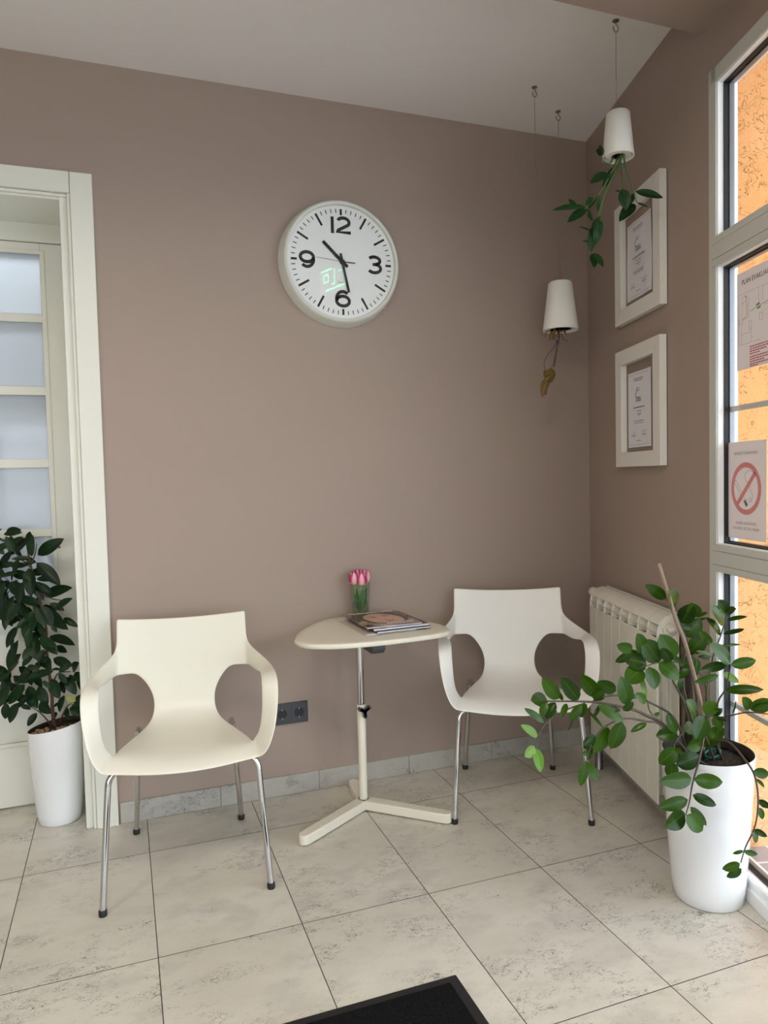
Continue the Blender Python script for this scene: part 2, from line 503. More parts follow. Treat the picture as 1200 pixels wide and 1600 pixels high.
struct(mb.build('wall_back', m_wall), 'taupe painted wall behind the chairs and clock', 'wall')
W0, W1, WT = 1.10, 4.40, 2.525
mb = MB(rw)
mb.box(0.0, W0, -0.08, 0, 0, H); mb.box(W0, S_END + 0.1, -0.08, 0, WT, H); mb.box(W1, S_END + 0.1, -0.08, 0, 0, WT)
struct(mb.build('wall_right', m_wall), 'taupe painted wall with the radiator and framed certificates', 'wall')
# rear and left walls with their windows (behind the camera)
RX0, RX1, RZ0, RZ1 = -4.75, -1.95, 0.10, 2.05
mb = MB()
mb.box(LEFT - 0.2, RX0, REAR - 0.2, REAR, 0, H); mb.box(RX1, xr + 0.3, REAR - 0.2, REAR, 0, H)
mb.box(RX0, RX1, REAR - 0.2, REAR, 0, RZ0); mb.box(RX0, RX1, REAR - 0.2, REAR, RZ1, H)
struct(mb.build('wall_rear', m_wall), 'taupe wall behind the camera', 'wall')
LY0, LY1, LZ0, LZ1 = -4.9, -3.8, 0.6, 2.15
mb = MB()
mb.box(LEFT - 0.2, LEFT, REAR, LY0, 0, H); mb.box(LEFT - 0.2, LEFT, LY1, 0, 0, H)
mb.box(LEFT - 0.2, LEFT, LY0, LY1, 0, LZ0); mb.box(LEFT - 0.2, LEFT, LY0, LY1, LZ1, H)
struct(mb.build('wall_left', m_wall), 'taupe side wall left of the camera', 'wall')
# ceiling beam
mb = MB()
bx = lambda y: -math.sin(A) * (-y / math.cos(A))
mb.prism([(LEFT, -1.005), (bx(-1.005), -1.005), (bx(-1.9), -1.9), (LEFT, -1.9)], 2.675, H)
struct(mb.build('trim_1', m_wall), 'taupe painted ceiling beam above the window', 'beam')
# skirting tiles on the back wall
mb = MB()
xs = [-2.129, -1.755, -1.352, -0.949, -0.546, -0.143, -0.02]
for a, b in zip(xs[:-1], xs[1:]):
    mb.box(a + 0.0007, b - 0.0007, -0.009, 0, 0.001, 0.081)
struct(mb.build('baseboard_back', m_base, bevel=0.001), 'grey limestone skirting tiles along the back wall', 'baseboard')
# ---------------------------------------------------------------- door with casing
e = thing('trim_2', 'white door casing around the recessed door', 'door casing', (-2.17, 0, 0)); e['kind'] = 'structure'
mb = MB(); mb.box(-2.212, -2.136, -0.016, 0.0, 0, 2.412); mb.build('side_casing', m_white, e, bevel=0.002)
mb = MB(); mb.box(-3.20, -2.2135, -0.016, 0.0, 2.337, 2.412); mb.build('head_casing', m_white, e, bevel=0.002)
mb = MB(); mb.box(-3.274, -3.20, -0.016, 0.0, 0, 2.412); mb.build('side_casing', m_white, e, bevel=0.002)
mb = MB()
mb.box(-2.2235, -2.2125, -0.008, 0.05, 0, 2.337); mb.box(-2.25, -2.2235, 0.006, 0.298, 0, 2.326)
mb.box(-3.18, -2.2235, 0.0, 0.05, 2.326, 2.337); mb.box(-3.16, -2.25, 0.012, 0.298, 2.318, 2.326)
mb.box(-3.19, -3.165, -0.004, 0.298, 0, 2.326)
mb.build('lining', m_white, e, bevel=0.0015)
e = thing('door_1', 'white glazed door set back behind the tree pot', 'door', (-2.7, 0.31, 0)); e['kind'] = 'structure'
mb = MB(); mb.box(-3.16, -2.19, 0.298, 0.335, 2.246, 2.345); mb.build('head_frame', m_white, e, bevel=0.002)
mb = MB()
gx = [(-2.62, -2.345), (-2.945, -2.67)]
rowsz = [(1.966, 2.203), (1.683, 1.934), (1.396, 1.648), (1.118, 1.361), (0.842, 1.085)]
Y0, Y1 = 0.302, 0.333
mb.box(-2.345, -2.205, Y0, Y1, 0.008, 2.243); mb.box(-3.155, -2.945, Y0, Y1, 0.008, 2.243); mb.box(-2.67, -2.62, Y0, Y1, 0.008, 2.243)
for a, b in gx:
    mb.box(a, b, Y0, Y1, 2.203, 2.243); mb.box(a, b, Y0, Y1, 0.008, 0.262); mb.box(a, b, Y0, Y1, 0.80, 0.842)
    mb.box(a, b, Y0 + 0.012, Y1, 0.262, 0.80)
    for (z0, z1), (z2, z3) in zip(rowsz[1:], rowsz[:-1]):
        mb.box(a, b, Y0, Y1, z1, z2)
leaf = mb.build('door_leaf', m_white, e, bevel=0.0015)
for a, b in gx:
    for z0, z1 in rowsz:
        mb = MB(); mb.box(a, b, Y0 + 0.012, Y0 + 0.018, z0, z1); mb.build('pane', m_pane, leaf)
mb = MB()
for a, b in gx:                            # glazing beads
    for z0, z1, d in [(0.83, 2.215, 0.0), (0.25, 0.81, 0.0)]:
        t = 0.016
        mb.box(b - 0.002, b + t, Y0 - 0.005, Y0, z0, z1); mb.box(a - t, a + 0.002, Y0 - 0.005, Y0, z0, z1)
        mb.box(a, b, Y0 - 0.005, Y0, z1 - t, z1); mb.box(a, b, Y0 - 0.005, Y0, z0, z0 + t)
mb.build('glazing_bead', m_white, leaf, bevel=0.0015)
# ---------------------------------------------------------------- the tall window on the right
e = thing('window_1', 'tall white framed shop window on the right wall', 'window', tuple(rw(2.7, 0, 0))); e['kind'] = 'structure'
S1 = 1.141
mull = [(2.55, 2.62)]
mb = MB(rw)
mb.box(W0, S1, -0.064, 0.004, 0, WT); mb.box(S1 - 0.03, W1, -0.064, 0.004, WT - 0.045, WT)
mb.box(W1 - 0.045, W1, -0.064, 0.004, 0, WT - 0.045)
for a, b in mull: mb.box(a, b, -0.064, 0.004, 0.0, WT - 0.045)
mb.build('frame', m_alu, e, bevel=0.0015)
for z0, z1 in [(0.969, 1.054), (1.921, 2.011)]:
    mb = MB(rw)
    k = (z1 - z0)
    for a, b, d in [(0, 0.24, 0.007), (0.25, 0.75, 0.008), (0.76, 1.0, 0.007)]:
        mb.box(1.122, W1 - 0.02, -0.06, d, z0 + k * a, z0 + k * b)
    mb.build('transom', m_alu, e, bevel=0.0008)
mb = MB(rw)
mb.box(S1 - 0.03, W1, -0.064, 0.004, 0.001, 0.072); mb.box(S1 - 0.03, W1, -0.06, 0.010, 0.001, 0.042)
mb.build('bottom_rail', m_aluout, e, bevel=0.0015)
cells = [(0.072, 0.969), (1.054, 1.921), (2.011, WT - 0.045)]
spans = [(S1, mull[0][0]), (mull[0][1], W1 - 0.045)]
gk = MB(rw); sp = MB(rw); bd = MB(rw); ob = MB(rw)
for a, b in spans:
    for z0, z1 in cells:
        for q, w0, o0, o1 in ((bd, 0.003, -0.020, -0.002), (gk, 0.0075, -0.033, -0.020), (sp, 0.011, -0.051, -0.036), (ob, 0.006, -0.064, -0.051)):
            q.box(a, a + w0, o0, o1, z0, z1); q.box(b - w0, b, o0, o1, z0, z1)
            q.box(a, b, o0, o1, z0, z0 + w0); q.box(a, b, o0, o1, z1 - w0, z1)
bd.build('glazing_bead', m_aluout, e); gk.build('gasket', m_black, e); sp.build('spacer', m_spacer, e); ob.build('outer_bead', m_aluout, e)
for a, b in spans:
    for z0, z1 in cells:
        mb = MB(rw); mb.box(a, b, -0.0355, -0.0335, z0, z1); mb.build('glass_pane', m_glass, e)
for a, b in spans:
    for z in (1.477, 0.545):
        mb = MB(rw); mb.box(a, b, -0.052, -0.038, z - 0.008, z + 0.008); mb.build('glazing_bar', m_alu, e, bevel=0.001)
# rear and side windows (daylight for the room)
def plainwin(name, label, T, a0, a1, z0, z1, nv, bars):
    e = thing(name, label, 'window', T((a0 + a1) / 2, 0, z0)); e['kind'] = 'structure'
    mb = MB(T); f = 0.06
    mb.box(a0, a0 + f, -0.07, 0.0, z0, z1); mb.box(a1 - f, a1, -0.07, 0, z0, z1); mb.box(a0, a1, -0.07, 0, z0, z0 + f); mb.box(a0, a1, -0.07, 0, z1 - f, z1)
    for i in range(1, nv):
        x = a0 + (a1 - a0) * i / nv
        mb.box(x - 0.04, x + 0.04, -0.07, 0, z0, z1)
    for z in bars: mb.box(a0, a1, -0.05, -0.02, z - 0.012, z + 0.012)
    mb.build('frame', m_alu, e)
    mb = MB(T); mb.box(a0, a1, -0.040, -0.036, z0, z1); mb.build('glass_pane', m_glass, e)
plainwin('window_2', 'wide window in the wall behind the camera', lambda a, o, z: (a, REAR - 0.05 + o, z), RX0, RX1, RZ0, RZ1, 4, (0.75, 1.25, 1.75))
plainwin('window_3', 'window in the side wall left of the camera', lambda a, o, z: (LEFT - 0.05 + o, a, z), LY0, LY1, LZ0, LZ1, 2, (1.6,))
# ---------------------------------------------------------------- outside
mb = MB(rw); mb.box(0.75, 1.0, -5.0, -0.08, -0.1, 3.6)
struct(mb.build('exterior_wall', m_orange), 'rough orange stucco outside wall seen through the window', 'wall')
mb = MB(); mb.box(-30, 30, -30, 30, -0.4, -0.16)
struct(mb.build('ground', m_outwall), 'open ground outside', 'ground')
mb = MB(rw); mb.box(1.0, 9.0, -5.0, -0.066, -0.16, -0.012)
struct(mb.build('path', m_pav), 'grey paving stones with pale joints outside the window', 'paving')
mb = MB(rw); mb.box(0.75, 6.0, -2.4, -0.08, 2.95, 3.1)  # unseen canopy, added to keep the orange wall in shade
struct(mb.build('added_canopy', m_outwall), 'unseen canopy added outside to shade the orange wall', 'added_canopy')

# ------------------------------------------------------------------ chairs
def chair_shell(m, parent):
    # right half (x >= 0): rows of points down the back and along the seat
    def Y(y, x, k): return y - k * x * x
    back = []
    for z, y, xw in [(0.792, 0.243, 0.226), (0.778, 0.239, 0.2265), (0.735, 0.228, 0.2265), (0.695, 0.216, 0.228), (0.655, 0.204, 0.232), (0.615, 0.192, 0.232)]:
        zz = z
        c2 = {0.695: 0.125, 0.655: 0.142, 0.615: 0.166}.get(z, 0.118)
        cols = [0, c2 * 0.5, c2, (c2 + xw) / 2 - 0.004, xw - 0.014, xw]
        back.append([(x, y - 0.55 * x * x, zz + (0.012 if z > 0.77 else 0.006 if z > 0.7 else 0) * (x / xw) ** 2 * 1.2) for x in cols])
    # waist and seat rows, three columns each
    mid = []
    for y, z, xs_ in [(0.182, 0.586, (0, 0.068, 0.137)), (0.168, 0.542, (0, 0.055, 0.110)), (0.152, 0.497, (0, 0.052, 0.104)),
                      (0.120, 0.459, (0, 0.057, 0.114)), (0.072, 0.441, (0, 0.070, 0.137)), (0.010, 0.433, (0, 0.085, 0.167)),
                      (-0.055, 0.431, (0, 0.096, 0.190)),
                      (-0.115, 0.433, (0, 0.106, 0.207)), (-0.175, 0.433, (0, 0.110, 0.216)), (-0.225, 0.425, (0, 0.112, 0.219)), (-0.262, 0.404, (0, 0.112, 0.214))]:
        mid.append([(x, y - (0.25 * x * x if z > 0.48 else 0) + (0.55 * x * x if y < -0.2 else 0), z + (0.28 * x * x if z < 0.45 else 0)) for x in xs_])
    arm = []                               # U, M, L
    for U, L in [((0.256, 0.114, 0.677), (0.246, 0.098, 0.611)), ((0.281, 0.042, 0.664), (0.255, 0.020, 0.622)), ((0.294, -0.045, 0.661), (0.253, -0.050, 0.641)),
                 ((0.298, -0.130, 0.661), (0.249, -0.122, 0.652)), ((0.299, -0.192, 0.650), (0.247, -0.172, 0.642)), ((0.296, -0.220, 0.598), (0.246, -0.190, 0.592)),
                 ((0.286, -0.234, 0.525), (0.242, -0.190, 0.525)), ((0.268, -0.245, 0.464), (0.234, -0.170, 0.473)), ((0.243, -0.253, 0.425), (0.219, -0.143, 0.447))]:
        U, L = Vector(U), Vector(L)
        arm.append([U, (U + L) / 2, L])
    verts = []; idx = {}; faces = []
    def vid(p):
        k = tuple(round(c, 6) for c in p)
        if k not in idx: idx[k] = len(verts); verts.append(k)
        return idx[k]
    for s in (1, -1):
        q = lambda p: vid((p[0] * s, p[1], p[2]))
        def quad(a, b, c, d):
            f = (q(a), q(b), q(c), q(d))
            faces.append(f if s == 1 else f[::-1])
        for r in range(len(back) - 1):
            for c in range(5):
                quad(back[r][c], back[r][c + 1], back[r + 1][c + 1], back[r + 1][c])
        b = back[-1]
        quad(b[0], b[1], mid[0][1], mid[0][0]); quad(b[1], b[2], mid[0][2], mid[0][1])
        for r in range(len(mid) - 1):
            for c in range(2):
                quad(mid[r][c], mid[r][c + 1], mid[r + 1][c + 1], mid[r + 1][c])
        start = [back[3][5], back[4][5], back[5][5]]
        end = [mid[10][2], mid[9][2], mid[8][2]]
        seq = [start] + arm + [end]
        for a, b2 in zip(seq[:-1], seq[1:]):
            for c in range(2):
                quad(a[c], b2[c], b2[c + 1], a[c + 1])
    mb = MB(); mb.add(verts, faces)
    o = mb.build('shell', m, parent, smooth=True, recalc=False)
    md = o.modifiers.new('solid', 'SOLIDIFY'); md.thickness = 0.008; md.offset = 0
    md = o.modifiers.new('sub', 'SUBSURF'); md.levels = 3; md.render_levels = 3
    return o
def make_chair(label, loc, rz, m, name='armchair'):
    e = thing(name, label, 'chair', loc, rotz=rz, world=False)
    chair_shell(m, e)
    for sx in (-1, 1):
        for fx, fy, tx, ty, px, py in ((0.250, -0.255, 0.224, -0.205, 0.16, -0.19), (0.190, 0.250, 0.166, 0.205, 0.150, 0.08)):
            foot = Vector((fx * sx, fy, 0.012)); crn = Vector((tx * sx, ty, 0.414)); inn = Vector((px * sx, py, 0.414))
            P1 = crn + (foot - crn).normalized() * 0.045; P2 = crn + (inn - crn).normalized() * 0.045
            path = [foot, foot * 0.6 + P1 * 0.4] + [P1 * (1 - t) ** 2 + crn * (2 * t * (1 - t)) + P2 * t * t for t in [i / 8 for i in range(9)]] + [inn]
            leg = MB().tube(path, 0.0098, 16).build('leg', m_chrome, e, smooth=True, flat_angle=50)
            MB().lathe([(0.0115, 0), (0.0125, 0.003), (0.0125, 0.016), (0.0112, 0.019)], (fx * sx, fy, 0.0), 16).build('foot_cap', m_black, leg, smooth=True, flat_angle=40)
    mb = MB()
    for x in (-0.15, 0.15): mb.tube([(x, -0.19, 0.414), (x, 0.09, 0.416)], 0.0085, 10)
    mb.tube([(-0.17, -0.19, 0.412), (0.17, -0.19, 0.412)], 0.0085, 10); mb.tube([(-0.15, 0.085, 0.414), (0.15, 0.085, 0.414)], 0.0085, 10)
    mb.build('seat_frame', m_chrome, e, smooth=True, flat_angle=50)
    return e
make_chair('cream white armchair with chrome legs beside the door casing', (-1.908, -0.376, 0), math.radians(-5.2), m_chair)
make_chair('white armchair with chrome legs between the side table and the radiator', (-0.631, -0.359, 0), math.radians(-24.0), m_chair2)

# ------------------------------------------------------------------ side table
TZ = 0.715
e = thing('side_table', 'cream pebble-shaped side table on a height-adjustable pole', 'table', (-1.236, -0.24, 0))
outl = [(-1.515, -0.345), (-1.507, -0.410), (-1.470, -0.455), (-1.39, -0.488), (-1.29, -0.503), (-1.181, -0.504), (-1.08, -0.497), (-0.985, -0.478), (-0.942, -0.435),
        (-0.932, -0.340), (-0.978, -0.205), (-1.075, -0.098), (-1.172, -0.030), (-1.262, -0.012), (-1.345, -0.060), (-1.425, -0.155), (-1.482, -0.250)]
ol = smoothpath([(*p, 0) for p in outl + outl[:1]], 6)[:-1]
cx = sum(p.x for p in ol) / len(ol); cy = sum(p.y for p in ol) / len(ol)
mb = MB()
n = len(ol)
prof = [(0.97, TZ - 0.018), (0.99, TZ - 0.017), (0.999, TZ - 0.013), (1.0, TZ - 0.006), (0.997, TZ - 0.002), (0.990, TZ), (0.9, TZ)]
vs = [(cx + (p.x - cx) * k, cy + (p.y - cy) * k, z) for k, z in prof for p in ol]
fs = [(r * n + i, r * n + (i + 1) % n, (r + 1) * n + (i + 1) % n, (r + 1) * n + i) for r in range(len(prof) - 1) for i in range(n)]
fs += [tuple(range(n))[::-1], tuple((len(prof) - 1) * n + i for i in range(n))]
mb.add(vs, fs); mb.build('tabletop', m_cream, e, smooth=True, flat_angle=60)
px_, py_ = -1.236, -0.24
MB().lathe([(0.0165, 0.03), (0.0165, 0.410), (0.0155, 0.412)], (px_, py_, 0), 24).build('lower_pole', m_cream, e, smooth=True, flat_angle=40)
MB().lathe([(0.0135, 0.41), (0.0135, TZ - 0.018)], (px_, py_, 0), 24).build('upper_pole', m_chrome, e, smooth=True, flat_angle=40)
for ex, ey in ((-1.534, -0.437), (-0.975, -0.486), (-1.220, -0.050)):
    d = Vector((ex - px_, ey - py_, 0)); L = d.length; d.normalize(); q = Vector((-d.y, d.x, 0))
    pts = []
    for t, w in ((-0.012, 0.024), (0.06, 0.0235), (L - 0.02, 0.0215)): pts.append((t, w))
    ring = [(t, w) for t, w in pts] + [(L - 0.02 + 0.0215 * math.sin(a), 0.0215 * math.cos(a)) for a in (0.4, 0.8, 1.2, PI / 2, PI - 1.2, PI - 0.8, PI - 0.4)] + [(t, -w) for t, w in pts[::-1]]
    mb = MB()
    mb.prism([((px_ + d.x * t + q.x * w), (py_ + d.y * t + q.y * w)) for t, w in ring], 0.004, 0.040)
    mb.build('foot', m_cream, e, bevel=0.004, seg=3)
mb = MB()
for i in range(3):                         # three-lobed clamp knob
    a = math.radians(35 + 120 * i) if i else math.radians(35)
    for t in range(4):
        r = 0.003 + 0.0185 * t / 3
        mb.lathe([(0.0, -0.007), (0.0072, -0.007), (0.0080, 0.0), (0.0072, 0.007), (0.0, 0.007)], (px_ + 0.004 + r * math.cos(a), py_ - 0.030, 0.394 + r * math.sin(a)), 12, axis='y')
mb.tube([(px_ + 0.004, py_ - 0.012, 0.394), (px_ + 0.004, py_ - 0.03, 0.394)], 0.004)
mb.build('clamp_knob', m_dark, e, smooth=True, flat_angle=50)
mb = MB(); mb.prism([(-0.475, 0.697), (-0.475, 0.676), (-0.457, 0.660), (-0.33, 0.660), (-0.28, 0.697)][::-1], -1.262, -1.213, 'x')
mb.build('lever', m_dark, e, bevel=0.003)

# ------------------------------------------------------------------ magazines
def magazine(label, cx, cy, w, l, ang, z, th, cover, pages=m_pages):
    ca, sa = math.cos(ang), math.sin(ang)
    T = lambda a, b, c: (cx + a * ca - b * sa, cy + a * sa + b * ca, c)
    e = thing('magazine', label, 'magazine', (cx, cy, z), group='magazines on the side table')
    mb = MB(T); mb.box(-w / 2 + 0.001, w / 2 - 0.0015, -l / 2 + 0.0015, l / 2 - 0.0015, z + 0.0006, z + th - 0.0006); mb.build('pages', pages, e)
    mb = MB(T); mb.box(-w / 2, w / 2, -l / 2, l / 2, z + th - 0.0006, z + th); mb.box(-w / 2, w / 2, -l / 2, l / 2, z, z + 0.0006); mb.box(-w / 2, -w / 2 + 0.0009, -l / 2, l / 2, z, z + th)
    c = mb.build('cover', cover, e)
    return e, c, T
z = TZ + 0.0005
magazine('thin pale magazine sticking out at the bottom of the stack', -1.168, -0.252, 0.205, 0.288, math.radians(3), z, 0.004, m_pinkpaper)
magazine('grey-edged magazine second from the bottom of the stack', -1.121, -0.252, 0.222, 0.300, math.radians(4.0), z + 0.0045, 0.006, m_dark)
magazine('thick white-paged magazine under the cover portrait', -1.124, -0.238, 0.228, 0.298, math.radians(3.2), z + 0.011, 0.008, m_cover2)
e, c, T = magazine('topmost magazine with a woman\'s face on its cover', -1.143, -0.235, 0.222, 0.294, math.radians(1.0), z + 0.0195, 0.005, m_cover)
zt = z + 0.0195 + 0.005
def disc(cx_, cy_, rx, ry, h, n=28, rot=0.0):
    mb = MB(T); pts = []
    for i in range(n):
        a = 2 * PI * i / n
        x, y = rx * math.cos(a), ry * math.sin(a)
        pts.append((cx_ + x * math.cos(rot) - y * math.sin(rot), cy_ + x * math.sin(rot) + y * math.cos(rot)))
    mb.prism(pts, zt + h, zt + h + 0.0002); return mb
disc(0.008, 0.008, 0.092, 0.124, 0.0001, rot=0.2).build('printed_hair', m_hair, c)
disc(0.006, -0.008, 0.070, 0.104, 0.0004, rot=0.2).build('printed_face', m_skin, c)
for x, y, a, b in ((-0.024, 0.022, 0.015, 0.006), (0.030, 0.030, 0.015, 0.006), (-0.026, 0.040, 0.019, 0.004), (0.030, 0.048, 0.019, 0.004), (0.014, -0.060, 0.021, 0.008), (0.009, -0.026, 0.008, 0.004)):
    disc(x, y, a, b, 0.0007, 14, 0.2).build('printed_feature', m_lips, c)
mb = MB(T)
for y, x0, x1, hgt in ((0.124, -0.095, 0.095, 0.018), (-0.112, -0.02, 0.09, 0.010), (-0.132, -0.05, 0.07, 0.008), (-0.085, 0.055, 0.10, 0.004), (-0.095, 0.055, 0.095, 0.004)):
    x = x0
    while x < x1:
        w = RND.uniform(0.005, 0.012); mb.box(x, min(x + w, x1), y - hgt / 2, y + hgt / 2, zt + 0.0009, zt + 0.0011); x += w + 0.004
mb.build('printed_lettering', m_dial, c)

# ------------------------------------------------------------------ vase and tulips
vx, vy = -1.171, -0.062
e = thing('vase', 'clear glass tumbler of tulips behind the magazines', 'vase', (vx, vy, TZ))
MB().lathe([(0.0, 0.0), (0.030, 0.0), (0.033, 0.003), (0.037, 0.08), (0.0405, 0.140), (0.0395, 0.1405), (0.0365, 0.08), (0.031, 0.008), (0.0, 0.006)], (vx, vy, TZ + 0.0005), 32).build('glass', m_vase, e, smooth=True, flat_angle=60)
MB().lathe([(0.0, 0.009), (0.0305, 0.009), (0.034, 0.062), (0.0, 0.062)], (vx, vy, TZ), 28).build('water', m_water, e, smooth=True, flat_angle=60)
def tulip(label, dx, dy, hz, lean):
    b = Vector((vx + dx * 0.45, vy + dy * 0.45, TZ + 0.012)); t = Vector((vx + dx, vy + dy, TZ + hz))
    e = thing('tulip', label, 'tulip', tuple(b), group='tulips in the glass')
    MB().tube(smoothpath([b, b * 0.5 + t * 0.5 + Vector((dx * 0.1, 0, 0)), t], 5), 0.0042, 8).build('stem', m_tulstem, e, smooth=True)
    mb = MB()
    for k in range(3):
        a = lean + 2.2 * k
        o = Vector((math.cos(a), math.sin(a), 0))
        st = b * 0.55 + t * 0.45 + Vector((0, 0, 0.0)) + o * 0.004
        mb.leaf(b + Vector((0, 0, 0.012)) + o * 0.003, t + o * 0.006 - Vector((0, 0, 0.012 + 0.012 * k)), 0.20, o + Vector((0, -0.3, 0)), fold=-0.3, droop=0.015, n=8)
    mb.build('leaf_sheath', m_tul, e, smooth=True, recalc=False)
    mb = MB()
    for ring, (rad, hh, n0) in enumerate(((0.0172, 0.056, 0.0), (0.0140, 0.057, PI / 3))):
        for k in range(3):
            a0 = lean + n0 + 2 * PI * k / 3
            rows = []
            for r in range(9):
                q = r / 8
                rr = rad * (0.25 + 1.05 * math.sin(PI * min(1, q * 0.93) ** 0.62 * 0.80 + 0.10))
                hw = 1.12 * max(0.02, math.sin(PI * (0.08 + 0.92 * q) ** 0.8)) ** 0.55 if r < 8 else 0.05
                row = []
                for c_i in range(5):
                    s = (c_i - 2) / 2
                    aa = a0 + s * hw
                    row.append((t.x + rr * math.cos(aa), t.y + rr * math.sin(aa), t.z - 0.002 + hh * q))
                rows.append(row)
            mb.sheet(rows)
    o = mb.build('petal', m_pink, e, smooth=True, recalc=False)
    o.name = 'flower_head'
tulip('pink tulip at the left of the glass', -0.026, -0.004, 0.138, 0.3)
tulip('pink tulip at the front middle of the glass', 0.001, -0.022, 0.135, 4.4)
tulip('pink tulip at the right of the glass', 0.026, 0.004, 0.142, 5.2)
tulip('pink tulip half hidden at the back of the glass', -0.002, 0.020, 0.144, 1.2)
mb = MB()
for i in range(40):
    a = RND.uniform(0, 2 * PI); r = RND.uniform(0.006, 0.026)
    p0 = Vector((vx + r * math.cos(a), vy + r * math.sin(a), TZ + RND.uniform(0.012, 0.05)))
    mb.tube([p0, p0 + Vector((RND.uniform(-.012, .012), RND.uniform(-.012, .012), RND.uniform(-.01, .01)))], 0.0009, 5)
o = mb.build('roots', m_root, e_v if False else None)
tag(o, 'tangle of brown roots at the bottom of the tulip glass', 'roots'); o['kind'] = 'stuff'

# ------------------------------------------------------------------ wall socket
e = thing('wall_socket', 'dark grey double power socket low on the wall', 'socket', (-1.46, 0, 0.337))
mb = MB(); mb.box(-1.537, -1.392, -0.009, 0, 0.294, 0.381); mb.build('frame', m_dark, e, bevel=0.003)
for cx_ in (-1.4995, -1.4295):
    mb = MB(); mb.box(cx_ - 0.0335, cx_ + 0.0335, -0.0105, -0.008, 0.304, 0.371); s_o = mb.build('insert', m_dark, e, bevel=0.002)
    MB().lathe([(0.021, -0.0108), (0.0225, -0.0118), (0.021, -0.0122), (0.0195, -0.0106)], (cx_, 0, 0.3375), 28, axis='y').build('rim', m_dark, s_o, smooth=True)
    MB().lathe([(0.0195, -0.0106), (0.0195, -0.0110)], (cx_, 0, 0.3375), 28, axis='y').build('recess', m_black, s_o)
    for q in (0.3175, 0.3525):
        mb = MB(); mb.box(cx_ - 0.003, cx_ + 0.003, -0.0125, -0.0108, q, q + 0.005); mb.build('earth_clip', m_steel, s_o)

# ------------------------------------------------------------------ clock
CX, CZ, CR, CD = -1.2065, 2.1605, 0.2405, 0.062
e = thing('wall_clock', 'round white wall clock with black numerals showing ten thirty', 'clock', (CX, 0, CZ))
MB().lathe([(CR + 0.010, 0.0), (CR + 0.013, -0.002), (CR + 0.001, -CD + 0.008), (CR - 0.003, -CD + 0.002), (CR - 0.008, -CD), (CR - 0.014, -CD + 0.002), (CR - 0.017, -CD + 0.016), (CR - 0.017, -0.03), (0, -0.03)],
           (CX, 0, CZ), 96, axis='y').build('case', m_clockrim, e, smooth=True, flat_angle=35)
DY = -CD + 0.017
MB().lathe([(CR - 0.0165, DY + 0.002), (CR - 0.0165, DY)], (CX, 0, CZ), 96, axis='y').build('dial', m_dial, e, smooth=True, flat_angle=35)
DR = 0.2105
def dput(dy):
    return lambda a, b, h: (CX + a * DR, DY - dy - h, CZ + b * DR)
P0 = dput(0.0002)
mb = MB()
for k in range(60):
    a = PI / 2 - 2 * PI * k / 60
    if k % 15 == 0: r0, w = 0.885, 0.042
    elif k % 5 == 0: r0, w = 0.76, 0.042
    else: r0, w = 0.925, 0.016
    mb.stroke([(r0 * math.cos(a), r0 * math.sin(a)), (1.0 * math.cos(a), 1.0 * math.sin(a))], w, P0)
mb.build('tick_marks', m_blk, e)
def arc(cx_, cy_, rx, ry, a0, a1, n=18):
    return [(cx_ + rx * math.cos(math.radians(a0 + (a1 - a0) * i / n)), cy_ + ry * math.sin(math.radians(a0 + (a1 - a0) * i / n))) for i in range(n + 1)]
SW = 0.062
def six(cx_, cy_, s):
    bowl = arc(cx_, cy_ - s * 0.050, 0.128, 0.092, 0, 360, 32)
    tail = arc(cx_, cy_ - s * 0.012, 0.128 * s, 0.142 * s, 195, 45, 20)
    return [bowl, tail]
nums = {'12': [[(-0.175, 0.535), (-0.175, 0.845)], arc(0.045, 0.755, 0.115, 0.082, 160, -35, 18) + [(-0.06, 0.60), (-0.085, 0.565), (0.19, 0.565)]],
        '3': [arc(0.655, 0.080, 0.115, 0.072, 150, -82, 18), arc(0.655, -0.068, 0.128, 0.082, 82, -150, 18)],
        '6': six(0.0, -0.685, 1), '9': six(-0.69, 0.0, -1)}
for key, strokes in nums.items():
    mb = MB()
    for st in strokes: mb.stroke(st, SW, P0)
    if key == '3': mb.stroke([(0.62, 0.006), (0.685, 0.006)], 0.058, P0)
    mb.build('numeral', m_blk, e)
text_mesh('Quartz', 0.0125, lambda x, y, h: (CX + x, DY - 0.0003 - h, CZ - 0.40 * DR + y), 'dial_lettering', m_pale_ink, e)
mb = MB(); mb.stroke([(0.104, -0.085), (-0.10, 0.10), (-0.375, 0.364)], 0.060, dput(0.004), 0.001); mb.build('hour_hand', m_blk, e)
mb = MB(); mb.stroke([(-0.033, 0.159), (0.118, -0.57)], 0.046, dput(0.0055), 0.001); mb.build('minute_hand', m_blk, e)
mb = MB(); mb.stroke([(0.03, 0.0), (-0.51, 0.05)], 0.007, dput(0.0075), 0.0006); mb.stroke([(0.0, 0.001), (0.255, -0.01)], 0.020, dput(0.0075), 0.0006)
mb.lathe([(0.010, DY - 0.009), (0.010, DY - 0.002)], (CX, 0, CZ), 20, axis='y'); mb.build('second_hand', m_blk, e)
MB().lathe([(CR - 0.016, -CD + 0.0045), (CR - 0.016, -CD + 0.003)], (CX, 0, CZ), 96, axis='y').build('glass', m_lens, e)

